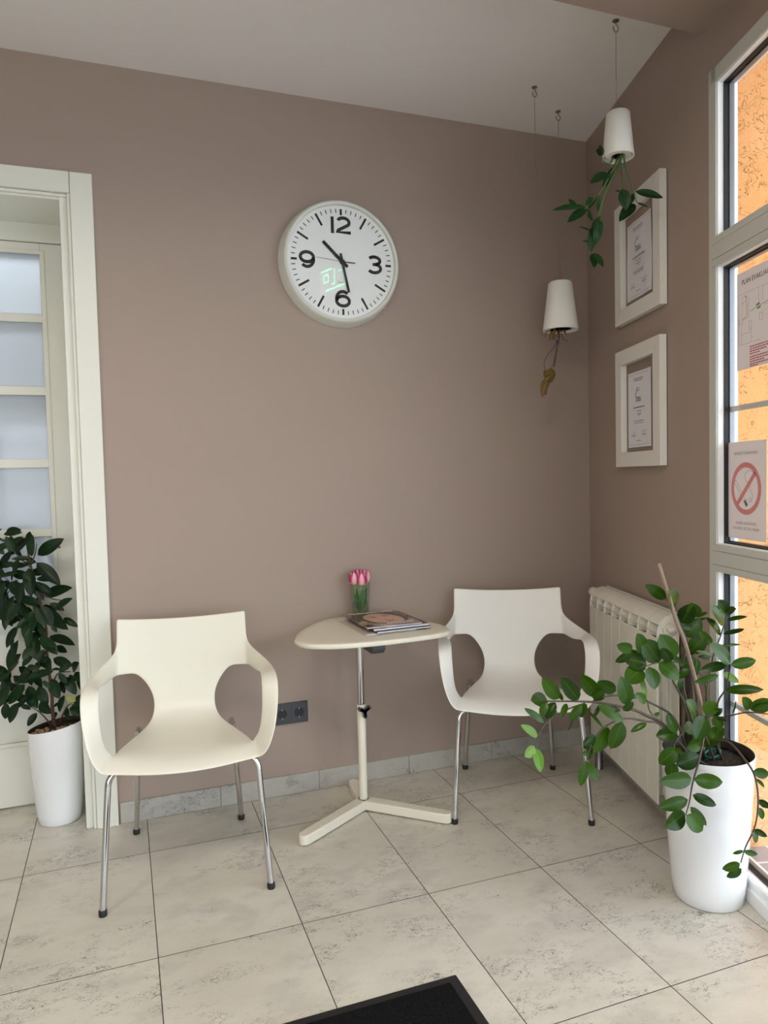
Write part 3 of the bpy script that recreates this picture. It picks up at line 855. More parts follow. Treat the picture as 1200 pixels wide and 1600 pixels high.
# ------------------------------------------------------------------ certificates on the right wall
def frame(label, s0, s1, z0, z1, paper, wavy):
    e = thing('picture_frame', label, 'framed certificate', tuple(rw((s0 + s1) / 2, 0, z0)))
    t, d = 0.058, 0.030
    for name, q in (('frame_side', [(s0, z0), (s0, z1), (s0 + t, z1 - t), (s0 + t, z0 + t)]), ('frame_side', [(s1, z1), (s1, z0), (s1 - t, z0 + t), (s1 - t, z1 - t)]),
                    ('frame_side', [(s0, z1), (s1, z1), (s1 - t, z1 - t), (s0 + t, z1 - t)]), ('frame_side', [(s1, z0), (s0, z0), (s0 + t, z0 + t), (s1 - t, z0 + t)])):
        mb = MB(rw); n = 4
        mb.add([(a, o, b) for o in (0.003, d) for a, b in q], [(0, 1, 2, 3), (7, 6, 5, 4), (0, 4, 5, 1), (1, 5, 6, 2), (2, 6, 7, 3), (3, 7, 4, 0)])
        mb.build(name, m_frame, e, bevel=0.0012)
    mb = MB(rw); mb.box(s0 + t - 0.004, s1 - t + 0.004, 0.001, 0.006, z0 + t - 0.004, z1 - t + 0.004); bk = mb.build('backing', m_mount, e)
    ps0, ps1, pz0, pz1 = paper
    mb = MB(rw)
    ns, nz = 12, 16
    rows = []
    for i in range(nz + 1):
        row = []
        for j in range(ns + 1):
            s = ps0 + (ps1 - ps0) * j / ns; zz = pz0 + (pz1 - pz0) * i / nz
            row.append((s, 0.0085 + wavy * 0.0016 * math.sin(9 * j / ns + 5 * i / nz), zz))
        rows.append(row)
    mb.sheet(rows); pp = mb.build('certificate', m_paper, e, smooth=True, recalc=False)
    w, hgt = ps1 - ps0, pz1 - pz0
    put = lambda a, b, h: rw(ps0 + a * w, 0.0108 + h, pz0 + b * hgt)
    mb = MB()
    for a0, a1, b, th in [(0.28, 0.68, 0.905, 0.012), (0.30, 0.68, 0.878, 0.010), (0.26, 0.74, 0.525, 0.016), (0.40, 0.60, 0.475, 0.008), (0.42, 0.60, 0.435, 0.010), (0.48, 0.53, 0.41, 0.008),
                          (0.28, 0.70, 0.345, 0.010), (0.30, 0.70, 0.318, 0.008), (0.17, 0.34, 0.165, 0.012), (0.19, 0.34, 0.143, 0.008), (0.64, 0.80, 0.165, 0.012), (0.68, 0.76, 0.143, 0.007),
                          (0.38, 0.58, 0.085, 0.010)]:
        x = a0
        while x < a1:
            ww = RND.uniform(0.02, 0.055); ww = min(ww, a1 - x)
            mb.stroke([(x, b), (x + ww, b)], th * 0.8, put, 0.0002); x += ww + 0.012
    mb.build('printed_lines', m_ink, pp)
    mb = MB()
    mb.stroke(arc(0.45, 0.70, 0.10, 0.05, 60, 300, 16), 0.010, put, 0.0002)
    mb.stroke([(0.38, 0.66), (0.47, 0.645), (0.58, 0.66)], 0.008, put, 0.0002)
    mb.stroke([(0.40, 0.765), (0.46, 0.79)], 0.008, put, 0.0002); mb.stroke([(0.52, 0.745), (0.55, 0.775)], 0.006, put, 0.0002)
    for b in (0.632, 0.618, 0.604):
        mb.stroke([(0.36, b), (0.60, b)], 0.006, put, 0.0002)
    mb.build('emblem', m_ink, pp)
    mb = MB()
    mb.stroke([(0.62, 0.21), (0.68, 0.19), (0.74, 0.20), (0.82, 0.215)], 0.005, put, 0.0002)
    mb.stroke([(0.22, 0.20), (0.27, 0.205), (0.32, 0.195)], 0.005, put, 0.0002)
    for q in ([(0.06, 0.035), (0.94, 0.035)], [(0.06, 0.965), (0.94, 0.965)]): mb.stroke(q, 0.003, put, 0.0002)
    mb.build('signature', m_pale_ink, pp)
frame('white framed certificate hanging directly under the taller hanging planter', 0.400, 0.812, 1.884, 2.357, (0.478, 0.700, 1.965, 2.262), 1.0)
frame('white framed certificate, lower of the two, above the radiator', 0.397, 0.805, 1.309, 1.779, (0.478, 0.688, 1.385, 1.681), 0.15)

# ------------------------------------------------------------------ notices on the window
s0, s1, z0, z1 = 1.197, 1.405, 1.588, 1.878
mb = MB(rw); mb.box(s0, s1, -0.0332, -0.0328, z0, z1)
e = tag(mb.build('notice', m_sheet), 'evacuation plan sheet taped to the window glass', 'notice')
put = lambda a, b, h: rw(s0 + a, -0.0328 + h, z0 + b)
text_mesh('PLAN EVAKUACIJE', 0.021, lambda x, y, h: put(0.026 + x * 0.92, 0.252 + y, h), 'heading', m_ink, e, 'LEFT', bold=0.0004)
mb = MB()
def L(m_, pts, w=0.0009): m_.stroke(pts, w, put, 0.0002)
for pts in ([(0.01, 0.075), (0.01, 0.225), (0.2, 0.225), (0.2, 0.12)], [(0.028, 0.13), (0.028, 0.215), (0.05, 0.215), (0.05, 0.16), (0.028, 0.145)], [(0.062, 0.21), (0.062, 0.15)], [(0.01, 0.075), (0.075, 0.075), (0.075, 0.12)],
            [(0.024, 0.075), (0.024, 0.13)], [(0.024, 0.105), (0.072, 0.105)], [(0.064, 0.112), (0.064, 0.138), (0.078, 0.138), (0.078, 0.112), (0.064, 0.112)], [(0.115, 0.15), (0.132, 0.15), (0.132, 0.13), (0.115, 0.13), (0.115, 0.15)],
            [(0.112, 0.225), (0.112, 0.185)], [(0.132, 0.225), (0.132, 0.185)], [(0.075, 0.09), (0.085, 0.09)], [(0.085, 0.075), (0.12, 0.075)], [(0.14, 0.17), (0.2, 0.165)]):
    L(mb, pts)
mb.build('plan_lines', m_pale_ink, e)
mb = MB(); L(mb, [(0.028, 0.195), (0.05, 0.205), (0.055, 0.15), (0.03, 0.15)], 0.0013); L(mb, [(0.07, 0.166), (0.12, 0.172), (0.2, 0.182)], 0.0016); L(mb, [(0.012, 0.155), (0.012, 0.135), (0.02, 0.14)], 0.0016); L(mb, [(0.045, 0.218), (0.05, 0.208)], 0.003)
L(mb, [(0.10, 0.176), (0.118, 0.179)], 0.006); L(mb, [(0.105, 0.166), (0.122, 0.168)], 0.005)
mb.build('route_arrow', m_green_ink, e)
mb = MB()
for i, b in enumerate((0.062, 0.055, 0.048, 0.041, 0.032, 0.025, 0.018, 0.011, 0.005)):
    x = 0.068
    end = (0.195, 0.185, 0.15, 0.12, 0.195, 0.19, 0.14, 0.185, 0.11)[i]
    while x < end:
        w = RND.uniform(0.006, 0.014); L(mb, [(x, b), (min(x + w, end), b)], 0.0034); x += w + 0.0022
mb.build('instruction_lines', m_red_ink, e)
n0, n1, nz0, nz1 = 1.144, 1.349, 1.076, 1.373
mb = MB(rw); mb.box(n0, n1, -0.0332, -0.0326, nz0, nz1)
e = tag(mb.build('no_smoking_sign', m_sheet), 'no smoking notice with a faded red ring on the window', 'sign')
nc, nzc = (n0 + n1) / 2 - 0.002, 1.2305
put = lambda a, b, h: rw(nc + a, -0.0326 + h, nzc + b)
mb = MB(); mb.stroke(arc(0, 0, 0.0715, 0.0715, 0, 360, 48), 0.0155, put, 0.0003); mb.stroke([(-0.048, -0.050), (0.050, 0.048)], 0.0145, put, 0.0003); mb.build('prohibition_ring', m_sign_red, e)
mb = MB()
for pts in ([(-0.062, 0.019), (-0.006, -0.045), (0.002, -0.038), (-0.054, 0.026), (-0.062, 0.019)], [(0.030, -0.036), (0.036, -0.020), (0.016, 0.012), (-0.002, 0.026), (-0.006, 0.042), (0.012, 0.056), (0.036, 0.050), (0.052, 0.034)],
            [(0.030, -0.036), (0.018, -0.040), (0.014, -0.033), (0.024, -0.026), (0.030, -0.036)]):
    mb.stroke(pts, 0.0013, put, 0.0002)
mb.build('cigarette_drawing', m_pale_ink, e)
mb = MB(); mb.stroke([(-0.007, -0.036), (0.006, -0.052)], 0.012, put, 0.0002); mb.build('cigarette_tip', m_ink, e)
text_mesh('ЗАБРАНЬЕНО ПУШЕНЬЕ', 0.0125, lambda x, y, h: put(-x, 0.103 + y, h + 0.0003), 'heading', m_pale_ink, e, sx=0.85)
text_mesh('РЕПУБЛИКА СРБИЈА', 0.0120, lambda x, y, h: put(-x, -0.110 + y, h + 0.0003), 'notice_lettering', m_pale_ink, e, sx=0.85)
text_mesh('МИНИСТАРСТВО ЗДРАВЛЬА', 0.0120, lambda x, y, h: put(-x, -0.126 + y, h + 0.0003), 'notice_lettering', m_pale_ink, e, sx=0.82)

# ------------------------------------------------------------------ radiator
e = thing('radiator', 'cream aluminium radiator under the certificates', 'radiator', tuple(rw(0.6, 0.06, 0)))
NSEC, RS0, PITCH = 8, 0.262, 0.0828
for k in range(NSEC):
    a = RS0 + k * PITCH; b = a + PITCH
    mb = MB(rw); g_ = 0.0009
    mb.box(a + g_, b - g_, 0.094, 0.100, 0.118, 0.708)                   # front plate
    mb.box(a + 0.034, b - 0.034, 0.022, 0.096, 0.135, 0.70)              # web
    for o in (0.044, 0.070):                                             # inner fins
        mb.box(a + 0.012, b - 0.012, o - 0.0015, o + 0.0015, 0.15, 0.70)
    mb.box(a + g_, b - g_, 0.019, 0.022, 0.13, 0.73)
    sec = mb.build('section', m_rad, e, bevel=0.001)
    # curved cheeks of the slanted outlets and the rounded top
    curve = [(0.0998, 0.700), (0.0995, 0.722), (0.096, 0.744), (0.090, 0.760)]
    mb = MB(rw)
    for s in (a + g_, b - g_ - 0.003):
        mb.prism([(0.022, 0.69), (0.0998, 0.69)] + curve[1:] + [(0.06, 0.79), (0.022, 0.792)], s, s + 0.003, 'x') if False else None
        pl = [(0.024, 0.690), (0.0998, 0.690)] + curve + [(0.078, 0.776), (0.055, 0.786), (0.024, 0.788)]
        nn = len(pl)
        mb.add([(s, o, zz) for o, zz in pl] + [(s + 0.003, o, zz) for o, zz in pl],
               [tuple(range(nn))[::-1], tuple(range(nn, 2 * nn))] + [(i, (i + 1) % nn, nn + (i + 1) % nn, nn + i) for i in range(nn)])
    pl = [(0.092, 0.757), (0.083, 0.772), (0.068, 0.784), (0.048, 0.790), (0.036, 0.791)]
    nn = len(pl)
    vs = [(s, o, zz) for s in (a + g_, b - g_) for o, zz in pl] + [(s, o - 0.001, zz - 0.004) for s in (a + g_, b - g_) for o, zz in pl]
    fs = []
    for i in range(nn - 1):
        fs += [(i, i + 1, nn + i + 1, nn + i), (2 * nn + i, 3 * nn + i, 3 * nn + i + 1, 2 * nn + i + 1), (i, 2 * nn + i, 2 * nn + i + 1, i + 1), (nn + i, nn + i + 1, 3 * nn + i + 1, 3 * nn + i)]
    fs += [(0, nn, 3 * nn, 2 * nn), (nn - 1, 3 * nn - 1, 4 * nn - 1, 2 * nn - 1)]
    mb.add(vs, fs)
    mb.box(a + g_, b - g_, 0.019, 0.023, 0.73, 0.795)
    mb.box(a + g_, b - g_, 0.070, 0.0985, 0.729, 0.7315)                 # divider
    mb.build('top_grille', m_rad, sec, bevel=0.0006)
    mb = MB(rw)                                                          # slanted baffle seen in the outlets
    mb.add([(a + 0.004, 0.096, 0.706), (b - 0.004, 0.060, 0.706), (b - 0.004, 0.052, 0.778), (a + 0.004, 0.088, 0.755), (a + 0.004, 0.04, 0.706), (b - 0.004, 0.04, 0.706), (b - 0.004, 0.04, 0.778), (a + 0.004, 0.04, 0.755)],
           [(0, 1, 2, 3), (4, 7, 6, 5), (0, 4, 5, 1), (3, 2, 6, 7), (0, 3, 7, 4), (1, 5, 6, 2)])
    mb.build('baffle', m_radin, sec)
RE = RS0 + NSEC * PITCH
def wcyl(c, ax, prof, n=20):               # lathe along the wall (s) or into the room (o)
    mb = MB(rw)
    vs = []; m_ = len(prof)
    for r, t in prof:
        for i in range(n):
            q = 2 * PI * i / n
            if ax == 's': vs.append((c[0] + t, c[1] + r * math.cos(q), c[2] + r * math.sin(q)))
            elif ax == 'o': vs.append((c[0] + r * math.cos(q), c[1] + t, c[2] + r * math.sin(q)))
            else: vs.append((c[0] + r * math.cos(q), c[1] + r * math.sin(q), c[2] + t))
    fs = [(k * n + i, k * n + (i + 1) % n, (k + 1) * n + (i + 1) % n, (k + 1) * n + i) for k in range(m_ - 1) for i in range(n)]
    fs += [tuple(range(n))[::-1], tuple((m_ - 1) * n + i for i in range(n))]
    mb.add(vs, fs)
    return mb
for z_, nm in ((0.742, 'end_plug'), (0.165, 'end_plug')):
    wcyl((RE - 0.006, 0.056, z_), 's', [(0.025, 0), (0.025, 0.012), (0.022, 0.014), (0.021, 0.010), (0.012, 0.010), (0.012, 0.022), (0.010, 0.024)]).build(nm, m_rad, e, smooth=True, flat_angle=40)
for z_ in (0.742, 0.165):
    wcyl((RS0 - 0.020, 0.056, z_), 's', [(0.024, 0), (0.024, 0.026)]).build('end_collar', m_rad, e, smooth=True, flat_angle=40)
wcyl((RS0 - 0.085, 0.056, 0.755), 's', [(0.018, 0), (0.021, 0.004), (0.022, 0.03), (0.019, 0.045), (0.014, 0.048), (0.014, 0.068)]).build('valve_knob', m_white, e, smooth=True, flat_angle=40)
wcyl((RS0 - 0.03, 0.056, 0.0), 'z', [(0.009, 0.0), (0.009, 0.165)], 14).build('supply_pipe', m_steel, e, smooth=True, flat_angle=40)
wcyl((RS0 + 0.05, 0.083, 0.0), 'z', [(0.017, 0.0), (0.0165, 0.001), (0.0165, 0.118)], 18).build('floor_bracket', m_steel, e, smooth=True, flat_angle=40)
mb = MB(rw)
for s in (RS0 + 0.12, RE - 0.14): mb.box(s - 0.012, s + 0.012, 0.0, 0.019, 0.69, 0.73)
mb.build('wall_bracket', m_white, e)
# second pipe cover strip along the right wall foot
mb = MB(rw); mb.box(0.02, W0 - 0.002, 0.0, 0.009, 0.001, 0.081)
struct(mb.build('baseboard_right', m_base, bevel=0.001), 'grey skirting tiles under the radiator', 'baseboard')

# ------------------------------------------------------------------ doormat
e = thing('doormat', 'black carpet doormat with rubber edge at the bottom of the view', 'doormat', (-1.72, -1.68, 0), rotz=0)
mb = MB(); mb.box(-2.12, -1.317, -2.15, -1.236, 0.0005, 0.004); mb.build('rubber_edge', m_matrim, e, bevel=0.002)
mb = MB(); mb.box(-2.09, -1.345, -2.12, -1.262, 0.004, 0.0085); mb.build('carpet', m_mat, e, bevel=0.002)

# ------------------------------------------------------------------ hanging wires and planters
def ceiling_wire(label, u, v, lo_z, hook=True):
    p = on_z(u, v, H)
    e = thing('hanging_wire', label, 'wire', tuple(p))
    x, y = p.x, p.y
    MB().lathe([(0.011, H - 0.003), (0.011, H), ], (x, y, 0), 16).build('ceiling_plate', m_steel, e)
    ring = [(x + 0.010 * math.sin(t), y, H - 0.026 + 0.012 * math.cos(t)) for t in [i * 5.2 / 14 for i in range(15)]]
    MB().tube([(x, y, H), (x, y, H - 0.014)] + ring[1:], 0.0017, 8).build('hook', m_steel, e, smooth=True)
    MB().tube([(x, y, H - 0.037), (x, y, lo_z)], 0.0008, 6).build('wire', m_steel, e, smooth=True)
    return e, x, y
# lone wire with an empty hook
e, x, y = ceiling_wire('thin steel wire with an empty hook, left of both planters', 835, 136, 2.515)
MB().tube([(x, y, 2.515), (x + 0.004, y, 2.50), (x + 0.012, y, 2.485), (x + 0.014, y, 2.468), (x + 0.006, y, 2.458), (x - 0.002, y, 2.466)], 0.0013, 6).build('end_hook', m_steel, e, smooth=True)

LEAF_UP = Vector((0, 0, 1))
def cam_normal(jit=0.5, up=0.35):
    return -FWD + LEAF_UP * up + Vector((RND.uniform(-jit, jit), RND.uniform(-jit, jit), RND.uniform(-jit, jit)))
def planter_pot(e, x, y, zt, zb, rt, rb):
    MB().lathe([(0.0, zt), (rt - 0.006, zt), (rt, zt - 0.006), (rb, zb), (rb - 0.003, zb), (rb - 0.0055, zb + 0.006), (rt - 0.006, zt - 0.01), (0, zt - 0.01)], (x, y, 0), 40).build('pot', m_potm, e, smooth=True, flat_angle=45)
    o = MB().lathe([(rb - 0.0105, zb + 0.006), (rb - 0.016, zb + 0.004), (rb - 0.030, zb + 0.004), (rb - 0.030, zb + 0.010), (rb - 0.0105, zb + 0.012), (rb - 0.0105, zb + 0.006)], (x, y, 0), 36).build('locking_ring', m_potm, e, smooth=True, flat_angle=45)
    MB().lathe([(rb - 0.014, zb + 0.014), (0.0, zb + 0.012)], (x, y, 0), 24).build('soil', m_soil, e)
    MB().lathe([(0.003, zt), (0.003, zt + 0.008), (0.0, zt + 0.009)], (x, y, 0), 8).build('stub', m_steel, e)

p = on_z(962, 32, H); x, y = p.x + 0.006, p.y
zt, zb = 2.512, 2.362
ceiling_wire('long steel wire holding the planter with the leafy plant', 962, 32, zt + 0.006)
e = thing('hanging_planter', 'white upside-down planter with a trailing leafy plant above the certificates', 'planter', (x, y, zb))
planter_pot(e, x, y, zt, zb, 0.0395, 0.053)
dep = (Vector((x, y, zb)) - CAM).dot(FWD)
def zs(x_, y_, d=0.0):                     # crop (850,160) scale 5.926
    return at(850 + x_ / 5.926, 160 + y_ / 5.926, dep + d)
mb = MB()
def stem(mb, pts, r0, r1):
    sp_ = smoothpath(pts, 5); mb.tube(sp_, taper(len(sp_), r0, r1), 8)
stem(mb, [zs(735, 440), zs(690, 580), zs(610, 740), zs(545, 900), zs(510, 1040), zs(480, 1160), zs(455, 1300), zs(445, 1390)], 0.0055, 0.002)
stem(mb, [zs(700, 470), zs(640, 620), zs(560, 770), zs(490, 870), zs(400, 960), zs(310, 990)], 0.004, 0.002)
stem(mb, [zs(735, 470, -0.02), zs(760, 620, -0.03), zs(825, 800, -0.04), zs(845, 880, -0.04), zs(860, 930, -0.04)], 0.0035, 0.0015)
stem(mb, [zs(710, 480, -0.02), zs(715, 620, -0.03), zs(728, 800, -0.03)], 0.003, 0.0016)
stem(mb, [zs(650, 500), zs(610, 565), zs(560, 550), zs(525, 490)], 0.003, 0.0016)
st = mb.build('stem', m_gstem, e, smooth=True)
mb = MB()
for bx_, by_, tx_, ty_, w in [(590, 655, 425, 750, .45), (640, 600, 570, 780, .3), (540, 780, 620, 650, .3), (390, 970, 75, 1000, .24), (400, 990, 215, 1112, .5), (300, 985, 230, 895, .35), (450, 880, 385, 955, .5), (485, 890, 410, 990, .4),
                              (500, 850, 495, 1010, .25), (440, 1030, 390, 990, .6), (410, 1020, 445, 1100, .35), (520, 1050, 440, 1170, .4), (500, 1070, 470, 1330, .35), (530, 1090, 500, 1300, .25), (450, 1200, 320, 1150, .12), (440, 1300, 350, 1285, .2),
                              (445, 1150, 430, 1400, .3), (450, 1400, 465, 1535, .45), (455, 1395, 550, 1525, .45), (440, 1350, 425, 1400, .4),
                              (728, 800, 760, 1000, .55), (690, 830, 665, 815, .9), (845, 825, 1105, 885, .30), (840, 940, 695, 1105, .38), (830, 840, 800, 950, .35), (860, 930, 965, 970, .22), (530, 500, 490, 430, .5), (520, 470, 520, 395, .35), (540, 490, 545, 410, .3)]:
    b, t = zs(bx_, by_, RND.uniform(-.015, .015)), zs(tx_, ty_, RND.uniform(-.03, .02))
    mb.leaf(b, t, w, cam_normal(0.35, 0.2), fold=0.2, droop=0.05)
mb.build('foliage', m_hang, e, smooth=True, recalc=False)

p = on_z(872, 174, H); x, y = p.x, p.y
zt, zb = 2.104, 1.900
ceiling_wire('long steel wire holding the planter with the withered plant', 872, 174, zt + 0.006)
e = thing('hanging_planter', 'white upside-down planter with a withered drooping plant in the corner', 'planter', (x, y, zb))
planter_pot(e, x, y, zt, zb, 0.050, 0.0755)
dep = (Vector((x, y, zb)) - CAM).dot(FWD)
def zs(x_, y_, d=0.0):                     # crop (820,420) scale 7.273
    return at(820 + x_ / 7.273, 420 + y_ / 7.273, dep + d)
mb = MB()
stem(mb, [zs(390, 670), zs(390, 780), zs(370, 880), zs(350, 1000), zs(335, 1115)], 0.0035, 0.0025)
stem(mb, [zs(385, 800), zs(340, 880), zs(260, 980), zs(218, 1080), zs(245, 1175)], 0.0018, 0.0012)
stem(mb, [zs(400, 680), zs(425, 760), zs(440, 800), zs(490, 825)], 0.002, 0.001)
stem(mb, [zs(420, 680), zs(445, 720), zs(485, 750)], 0.002, 0.001); stem(mb, [zs(330, 680), zs(250, 720), zs(228, 775)], 0.002, 0.001)
stem(mb, [zs(340, 1010), zs(320, 1090), zs(300, 1130)], 0.0014, 0.001)
mb.build('stem', m_stemb, e, smooth=True)
mb = MB()
for bx_, by_, tx_, ty_, w in [(300, 1130, 280, 1310, .5), (250, 1180, 215, 1230, .8), (320, 1140, 230, 1290, .5), (280, 1230, 195, 1465, .35), (300, 700, 280, 825, .3), (330, 700, 320, 810, .4), (360, 690, 360, 800, .35), (345, 680, 300, 780, .4), (440, 690, 470, 745, .3), (250, 1270, 240, 1440, .3)]:
    mb.leaf(zs(bx_, by_, RND.uniform(-.02, .01)), zs(tx_, ty_, RND.uniform(-.03, .01)), w, cam_normal(0.6, 0.2), fold=0.5, droop=0.12)
mb.build('withered_leaves', m_dry, e, smooth=True, recalc=False)
c_ = zs(372, 835, -0.004)
MB().tube([c_ + Vector((0.007 * math.cos(t), 0.007 * math.sin(t), 0.0012 * t - 0.006)) for t in [i * 0.6 for i in range(26)]], 0.0015, 6).build('wire_tie', m_blue, e, smooth=True)

# ------------------------------------------------------------------ floor pots
def floor_pot(e, cx_, cy_, h, rb, rt, shear, m, sdir=0.0):
    T = None
    ca, sa = math.cos(sdir), math.sin(sdir)
    def ringpt(r, z, a, top):
        x_, y_ = r * math.cos(a), r * math.sin(a)
        return (cx_ + x_, cy_ + y_, z + shear * (x_ * ca + y_ * sa) * top)
    prof = []
    N = 10
    for i in range(N + 1):
        t = i / N
        prof.append((rb + (rt - rb) * t ** 0.8, h * t, t ** 3))
    prof = [(0.0, 0.001, 0), (rb - 0.004, 0.001, 0), (rb, 0.005, 0)] + prof[1:] + [(rt - 0.002, h + 0.0015, 1)]
    inner = [(rt - 0.005, h, 1), (rt - 0.009, h - 0.03, 1), (rt - 0.018, h * 0.5, 0.3)]
    n = 64
    def mk(pf, name, m_):
        mb = MB()
        vs = [ringpt(r, z, 2 * PI * i / n, tp) for r, z, tp in pf for i in range(n)]
        fs = [(k * n + i, k * n + (i + 1) % n, (k + 1) * n + (i + 1) % n, (k + 1) * n + i) for k in range(len(pf) - 1) for i in range(n)]
        mb.add(vs, fs); return mb.build(name, m_, e, smooth=True, recalc=False, flat_angle=50)
    mk(prof, 'pot', m)
    mk([(rt - 0.002, h + 0.0015, 1)] + inner, 'inner_rim', m_potin)
    return ringpt

# large plant on the right
PX, PY = -0.452, -1.197
PH = 0.447
e = thing('potted_plant', 'tall white pot with arching glossy-leaved plant in front of the window', 'potted plant', (PX, PY, 0))
rp = floor_pot(e, PX, PY, PH, 0.100, 0.130, 0.0, m_potw)
MB().lathe([(0.1195, PH - 0.026), (0.06, PH - 0.020), (0.0, PH - 0.016)], (PX, PY, 0), 40).build('soil', m_soil, e, smooth=True)
D0 = (Vector((PX, PY, 0.5)) - CAM).dot(FWD)
def glass_limit(u, v, margin=0.015):        # depth where the view line meets the wall plane on the right
    d = ray(u, v); k = d.dot(NW)
    if k >= -1e-4: return 99
    return (margin - CAM.dot(NW)) / k
def zz(u, v, d=0.0):
    return at(u, v, min(D0 + d, glass_limit(u, v) - 0.012))
z1_ = lambda x_, y_, d=0.0: zz(960 + x_ / 5.0, 870 + y_ / 5.0, d)
z2_ = lambda x_, y_, d=0.0: zz(810 + x_ / 5.0, 1020 + y_ / 5.0, d)
z3_ = lambda x_, y_, d=0.0: zz(1000 + x_ / 5.335, 1080 + y_ / 5.335, d)
def soil_pt(dx, dy): return Vector((PX + dx, PY + dy, PH - 0.03))
# stake and pole
MB().tube(smoothpath([soil_pt(0.0, 0.02), z3_(520, 180, -0.02), z1_(560, 700, -0.03), z1_(480, 490, -0.04), z1_(345, 50, -0.05)], 4), 0.0062, 10).build('support_stake', m_stake, e, smooth=True)
MB().tube([soil_pt(-0.03, 0.05), z1_(585, 1120, 0.05), z1_(578, 880, 0.06)], 0.011, 12).build('support_pole', m_pole, e, smooth=True)
def zzstem(pts, leaves, r0, r1, conv, dl=0.0, m=m_stem, ml=m_zz, jit=0.45):
    mb = MB(); stem(mb, pts, r0, r1); st = mb.build('stem', m, e, smooth=True)
    mb = MB()
    for bx_, by_, tx_, ty_, w in leaves:
        dd = RND.uniform(-0.02, 0.02) + dl
        mb.leaf(conv(bx_, by_, dd), conv(tx_, ty_, dd + RND.uniform(-0.03, 0.015)), w * 1.12, cam_normal(jit, 0.3), fold=0.16, droop=0.05, power=0.60, grow=1.10)
    mb.build('foliage', ml, st, smooth=True, recalc=False)
# upright stems
zzstem([soil_pt(0.02, 0.02), z1_(720, 1100, 0.0), z1_(735, 970, 0.0), z1_(775, 770), z1_(825, 630), z1_(860, 520), z1_(880, 440)],
       [(830, 610, 725, 490, .36), (855, 525, 763, 400, .62), (872, 440, 815, 345, .55), (878, 442, 945, 410, .55), (882, 495, 1025, 470, .18), (848, 600, 1000, 568, .15), (835, 692, 975, 685, .14), (760, 690, 668, 582, .36), (765, 775, 650, 740, .2)], 0.0035, 0.0015, z1_, 0.0)
zzstem([soil_pt(0.04, 0.0), z1_(800, 1180, -0.05), z1_(865, 1040, -0.08), z1_(890, 940, -0.1), z1_(910, 845, -0.12)],
       [(905, 835, 757, 690, .45), (910, 845, 1090, 812, .42), (872, 842, 690, 882, .36), (868, 1042, 1140, 1038, .25), (812, 925, 640, 975, .30)], 0.0032, 0.0016, z1_, -0.09)
zzstem([soil_pt(-0.005, 0.01), z1_(545, 1050, 0.03), z1_(540, 800, 0.02), z1_(555, 640, 0.0), z1_(500, 490, -0.01), z1_(455, 400, -0.01), z1_(400, 320, -0.01)],
       [(405, 325, 255, 228, .42), (468, 405, 428, 275, .82), (520, 515, 612, 385, .62), (560, 625, 662, 495, .66), (590, 745, 705, 625, .62), (600, 560, 520, 545, .4), (640, 470, 598, 368, .62), (640, 470, 722, 440, .28), (640, 490, 735, 478, .16)], 0.0038, 0.0016, z1_, -0.01)
zzstem([soil_pt(0.0, 0.03), z1_(640, 1080, 0.04), z1_(600, 880, 0.03), z1_(575, 700, 0.02), z1_(545, 570, 0.02)],
       [(640, 800, 512, 845, .6), (650, 800, 622, 925, .42), (650, 780, 755, 780, .2), (600, 740, 655, 680, .6), (555, 720, 535, 650, .5), (570, 760, 640, 700, .6), (480, 790, 520, 830, .4), (580, 880, 490, 950, .35), (640, 1060, 650, 985, .45), (500, 1040, 520, 940, .5)], 0.0045, 0.002, z1_, 0.02)
zzstem([soil_pt(0.01, 0.01), z1_(720, 1100, 0.02), z1_(700, 960, 0.02), z1_(660, 900, 0.02)],
       [(690, 800, 740, 790, .2), (850, 905, 962, 975, .4)], 0.0028, 0.0014, z1_, 0.0, ml=m_zzpale)
# left cluster
zzstem([soil_pt(-0.02, 0.02), z1_(555, 1180, -0.02), z1_(500, 1050, -0.03), z1_(450, 950, -0.05), z1_(440, 830, -0.06)],
       [(520, 830, 445, 770, .4)], 0.0038, 0.0022, z1_, -0.05)
zzstem([z1_(520, 825, -0.05), z1_(430, 820, -0.07), z1_(330, 830, -0.09), z1_(260, 850, -0.1), z1_(205, 865, -0.1)],
       [(352, 820, 235, 660, .66), (470, 795, 365, 622, .62), (440, 820, 380, 720, .5), (345, 830, 490, 947, .68), (270, 860, 310, 1022, .66), (252, 840, 80, 795, .72), (215, 875, 100, 975, .72), (220, 750, 180, 610, .52), (140, 725, 28, 690, .52), (138, 740, 18, 815, .48)], 0.0024, 0.0012, z1_, -0.09)
zzstem([z1_(240, 800, -0.09), z1_(300, 820, -0.09), z1_(330, 830, -0.09)], [(180, 745, 130, 730, .3)], 0.0012, 0.0015, z1_, -0.09)
zzstem([z1_(258, 1120, -0.1), z1_(270, 1190, -0.09), z2_(1050, 490, -0.08)], [(245, 1110, 205, 930, .2)], 0.0016, 0.002, z1_, -0.1, ml=m_zzpale)
